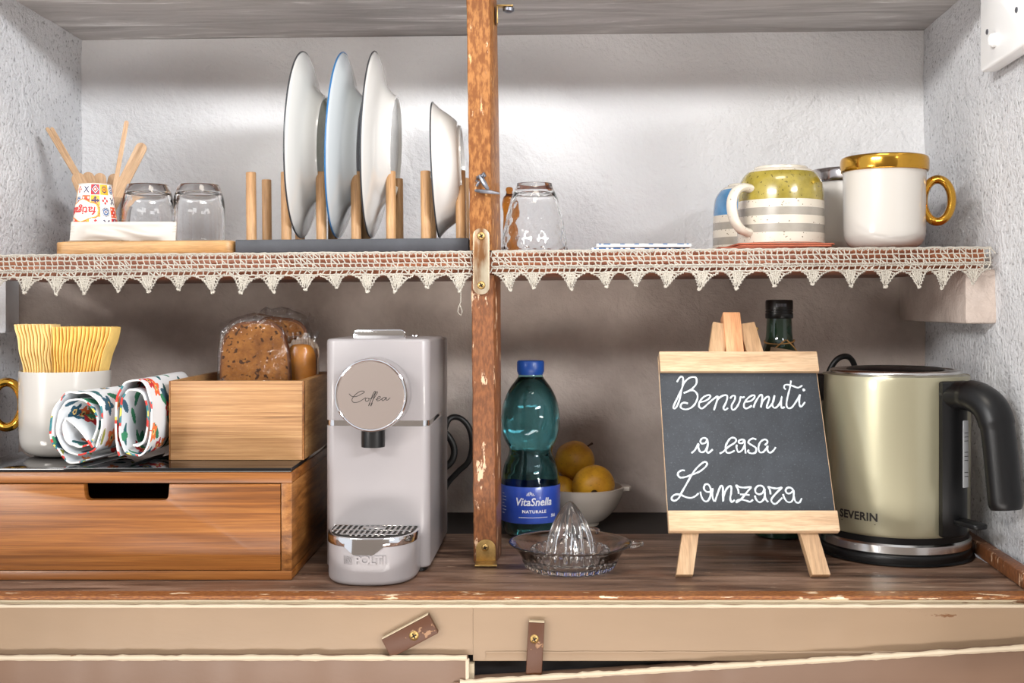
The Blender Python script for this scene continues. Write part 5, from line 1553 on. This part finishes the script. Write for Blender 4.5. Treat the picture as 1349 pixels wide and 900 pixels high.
# ------------------------------------------------------------------ green bottle behind the easel
D = 1.615
gb = thing('green_bottle', 'dark green glass bottle with black screw cap behind the easel', 'bottle', (XX(1026.5, D), YD(D), .0006))
ht = ZZ(396, D); r1 = 16.6*D/F
prof = smoothp([(0, .003), (.030, 0), (.0345, .004), (.0352, .02), (.0352, ht-.135), (.0345, ht-.115), (.030, ht-.088), (.0222, ht-.066), (.0188, ht-.052), (r1, ht-.034), (r1-.0006, ht-.022), (r1-.001, ht-.006), (0, ht-.006)], 4)
obj('bottle_wall', mklathe([(p.x, p.y) for p in prof], 56), M['bottle_green'], gb)
bm = nb()
rc = 18*D/F
lathe(bm, [(r1-.001, ht-.026), (rc*.97, ht-.026), (rc, ht-.0252), (rc, ht-.0190), (rc*.955, ht-.0185), (rc*.955, ht-.0172), (rc, ht-.0167), (rc, ht-.0155), (rc*.96, ht-.0150), (rc*.96, ht-.0138), (rc*.99, ht-.0132), (rc*.99, ht-.002), (rc*.95, ht), (rc*.80, ht+.0004), (0, ht+.0004)], 48)
obj('screw_cap', bm, M['bottle_cap'], gb)
bm = nb()
for i in range(11): box(bm, -.0078+i*.0014, -.0071+i*.0014, -.0002, .0002, -.0022, .0022)
wrap(bm, 0, 0, rc*.992, -PI/2-.05, ht-.0072); obj('cap_knurls', bm, M['grey_iron'], gb)
bm = nb()
tube(bm, [((.0200+.0002*i/6)*math.cos(a), .0200*math.sin(a), ht-.058+.004*math.sin(a*1.0+.4)) for i, a in enumerate([2*PI*i/40 for i in range(40)])], .0011, 6, closed=True)
tube(bm, smoothp([(.004, -.0205, ht-.056), (-.010, -.0255, ht-.066), (-.021, -.026, ht-.074), (-.028, -.026, ht-.084)], 4), .0009, 6)
tube(bm, smoothp([(.006, -.0205, ht-.056), (.014, -.022, ht-.064), (.021, -.024, ht-.074), (.025, -.026, ht-.086)], 4), .0009, 6)
tw = obj('twine', bm, M['twine'], gb)
bm = mkbox(-.021, .017, -.0305, -.0297, ht-.096, ht-.068, .0003, rot=RY(.16)); obj('paper_tag', bm, M['kraft'], gb)

# ------------------------------------------------------------------ kettle
D = 1.507
kcx, kcy = XX(1179, D), YD(D)
ke = thing('electric_kettle', 'champagne electric kettle with black handle by the right wall', 'kettle', (kcx, kcy, .0006))
rk_ = .0955
zb_, zt_ = .0335, .2345
bm = mklathe(smoothp([(0, .0), (rk_-.004, 0), (rk_, .003), (rk_, .011), (rk_-.002, .0135)], 2)+[Vector((0, .0135))], 80); obj('power_base', bm, M['black_plastic'], ke)
bm = mklathe([(0, .0138), (rk_-.001, .0138), (rk_+.0002, .0150), (rk_-.0006, .0240), (rk_-.003, .0262), (0, .0262)], 80); obj('steel_band', bm, M['steel'], ke)
bm = mklathe([(0, .0264), (rk_-.004, .0264), (rk_-.0035, zb_+.001), (0, zb_+.001)], 80); obj('black_skirt', bm, M['black_plastic'], ke)
bm = mklathe(smoothp([(rk_-.006, zb_), (rk_-.0035, zb_+.0015), (rk_-.0025, zb_+.012), (rk_-.0020, .10), (rk_-.0015, .17), (rk_-.0020, zt_-.006), (rk_-.0035, zt_-.001), (rk_-.0065, zt_)], 5)+[Vector((rk_-.012, zt_-.001)), Vector((0, zt_-.001))], 96)
lathe(bm, [(0, zb_+.0012), (rk_-.006, zb_)], 96)
obj('kettle_body', bm, M['kettle'], ke)
bm = mklathe(smoothp([(rk_-.012, zt_-.0005), (rk_-.0115, zt_+.004), (rk_-.014, zt_+.0062), (rk_-.021, zt_+.007), (rk_-.024, zt_+.006)], 4)+[Vector((0, zt_+.006))], 80); obj('lid', bm, M['steel'], ke)
bm = mklathe([(0, zt_+.0062), (.058, zt_+.0062), (.062, zt_+.0072), (.058, zt_+.0088), (0, zt_+.0095)], 64); obj('lid_grip', bm, M['black_plastic'], ke)
# spout
bm = nb(); vprism(bm, [(-rk_-.010, -.004), (-rk_-.010, .006), (-rk_+.004, .020), (-rk_+.004, -.018)], zt_-.040, zt_-.001, .002)
for v in bm.verts:
    if v.co.z < zt_-.02 and v.co.x < -rk_: v.co.x += .012
obj('spout', xf(bm, RZ(math.radians(-12))), M['black_plastic'], ke)
az = -math.radians(62)
fr = RZ(az)                                                   # local +x points to the handle
bm = nb(); 
pts = []
for i in range(9):
    a = -.22+.44*i/8; pts.append(((rk_-.0012)*math.cos(a), (rk_-.0012)*math.sin(a)))
for i in range(9):
    a = .22-.44*i/8; q = rk_+.012*math.cos(a*5.2)+.001; pts.append((q*math.cos(a), q*math.sin(a)))
vprism(bm, pts, zb_+.003, zt_-.004, .003, 3); obj('handle_mount', xf(bm, fr), M['black_plastic'], ke)
path = smoothp([(rk_-.002, 0, .211), (.112, 0, .2135), (.132, 0, .2125), (.150, 0, .203), (.160, 0, .186), (.165, 0, .160), (.170, 0, .120), (.1745, 0, .082)], 6)
rad = [.0215+(.0025 if 8 < i < 26 else .001) for i in range(len(path))]; rad[-1] = .0195; rad[-2] = .0218
bm = mktube(path, rad, 20, ab=(.98, .80), up=None)
obj('handle', xf(bm, fr), M['black_plastic'], ke)
bm = nb(); tube(bm, [(.126, 0, .2290), (.140, 0, .2270), (.152, 0, .2190)], [.006, .009, .004], 12, ab=(1.2, .35)); obj('lid_button', xf(bm, fr), M['black_plastic'], ke)
bm = nb(); box(bm, rk_+.0095, rk_+.0140, .0030, .0125, .098, .182, .0014)
ga = obj('water_gauge', xf(bm, fr), M['gauge'], ke)
bm = nb()
for z in (.112, .117, .132, .137, .142, .156, .161, .166): box(bm, rk_+.0139, rk_+.0143, .0045, .0110, z, z+.0008)
obj('gauge_marks', xf(bm, fr), M['black_ink'], ga)
bm = nb(); vprism(bm, rrect(rk_+.004, rk_+.046, -.011, .011, [.001, .006, .006, .001], 4), .054, .0605, .0018); 
for v in bm.verts: v.co.z += (v.co.x-rk_)*-.05
obj('switch_lever', xf(bm, fr), M['black_plastic'], ke)
bm = text_bm('SEVERIN', .0140, .0001, .00045, sx=1.02, space=1.05)
box(bm, -.0245, .0245, -.0001, .0001, -.0088, -.0080)
a_txt = math.atan2(-1, -.55)
for px_try in range(200):
    a_ = -PI*.98+px_try*.01
    X_ = kcx+rk_*math.cos(a_); D_ = kcy-Y0+rk_*math.sin(a_)
    if CX+F*X_/D_ >= 1127.5: a_txt = a_; Dt = D_; break
wrap(bm, 0, 0, rk_-.0021, a_txt, ZZ(680, Dt)-.0006); obj('maker_word', bm, M['black_ink'], ke)
bm = nb(); kp = lambda px, py, D_: P(px, py, D_)-ke.location
tube(bm, smoothp([kp(1080, 545, 1.66), kp(1088, 505, 1.66), kp(1095, 484, 1.66), kp(1105, 472, 1.66), kp(1117, 470, 1.665), kp(1125, 480, 1.67), kp(1127, 500, 1.675), kp(1126, 560, 1.68)], 6), .0042, 10)
obj('power_cable', bm, M['rubber'], ke)
print('objects', len(bpy.data.objects))
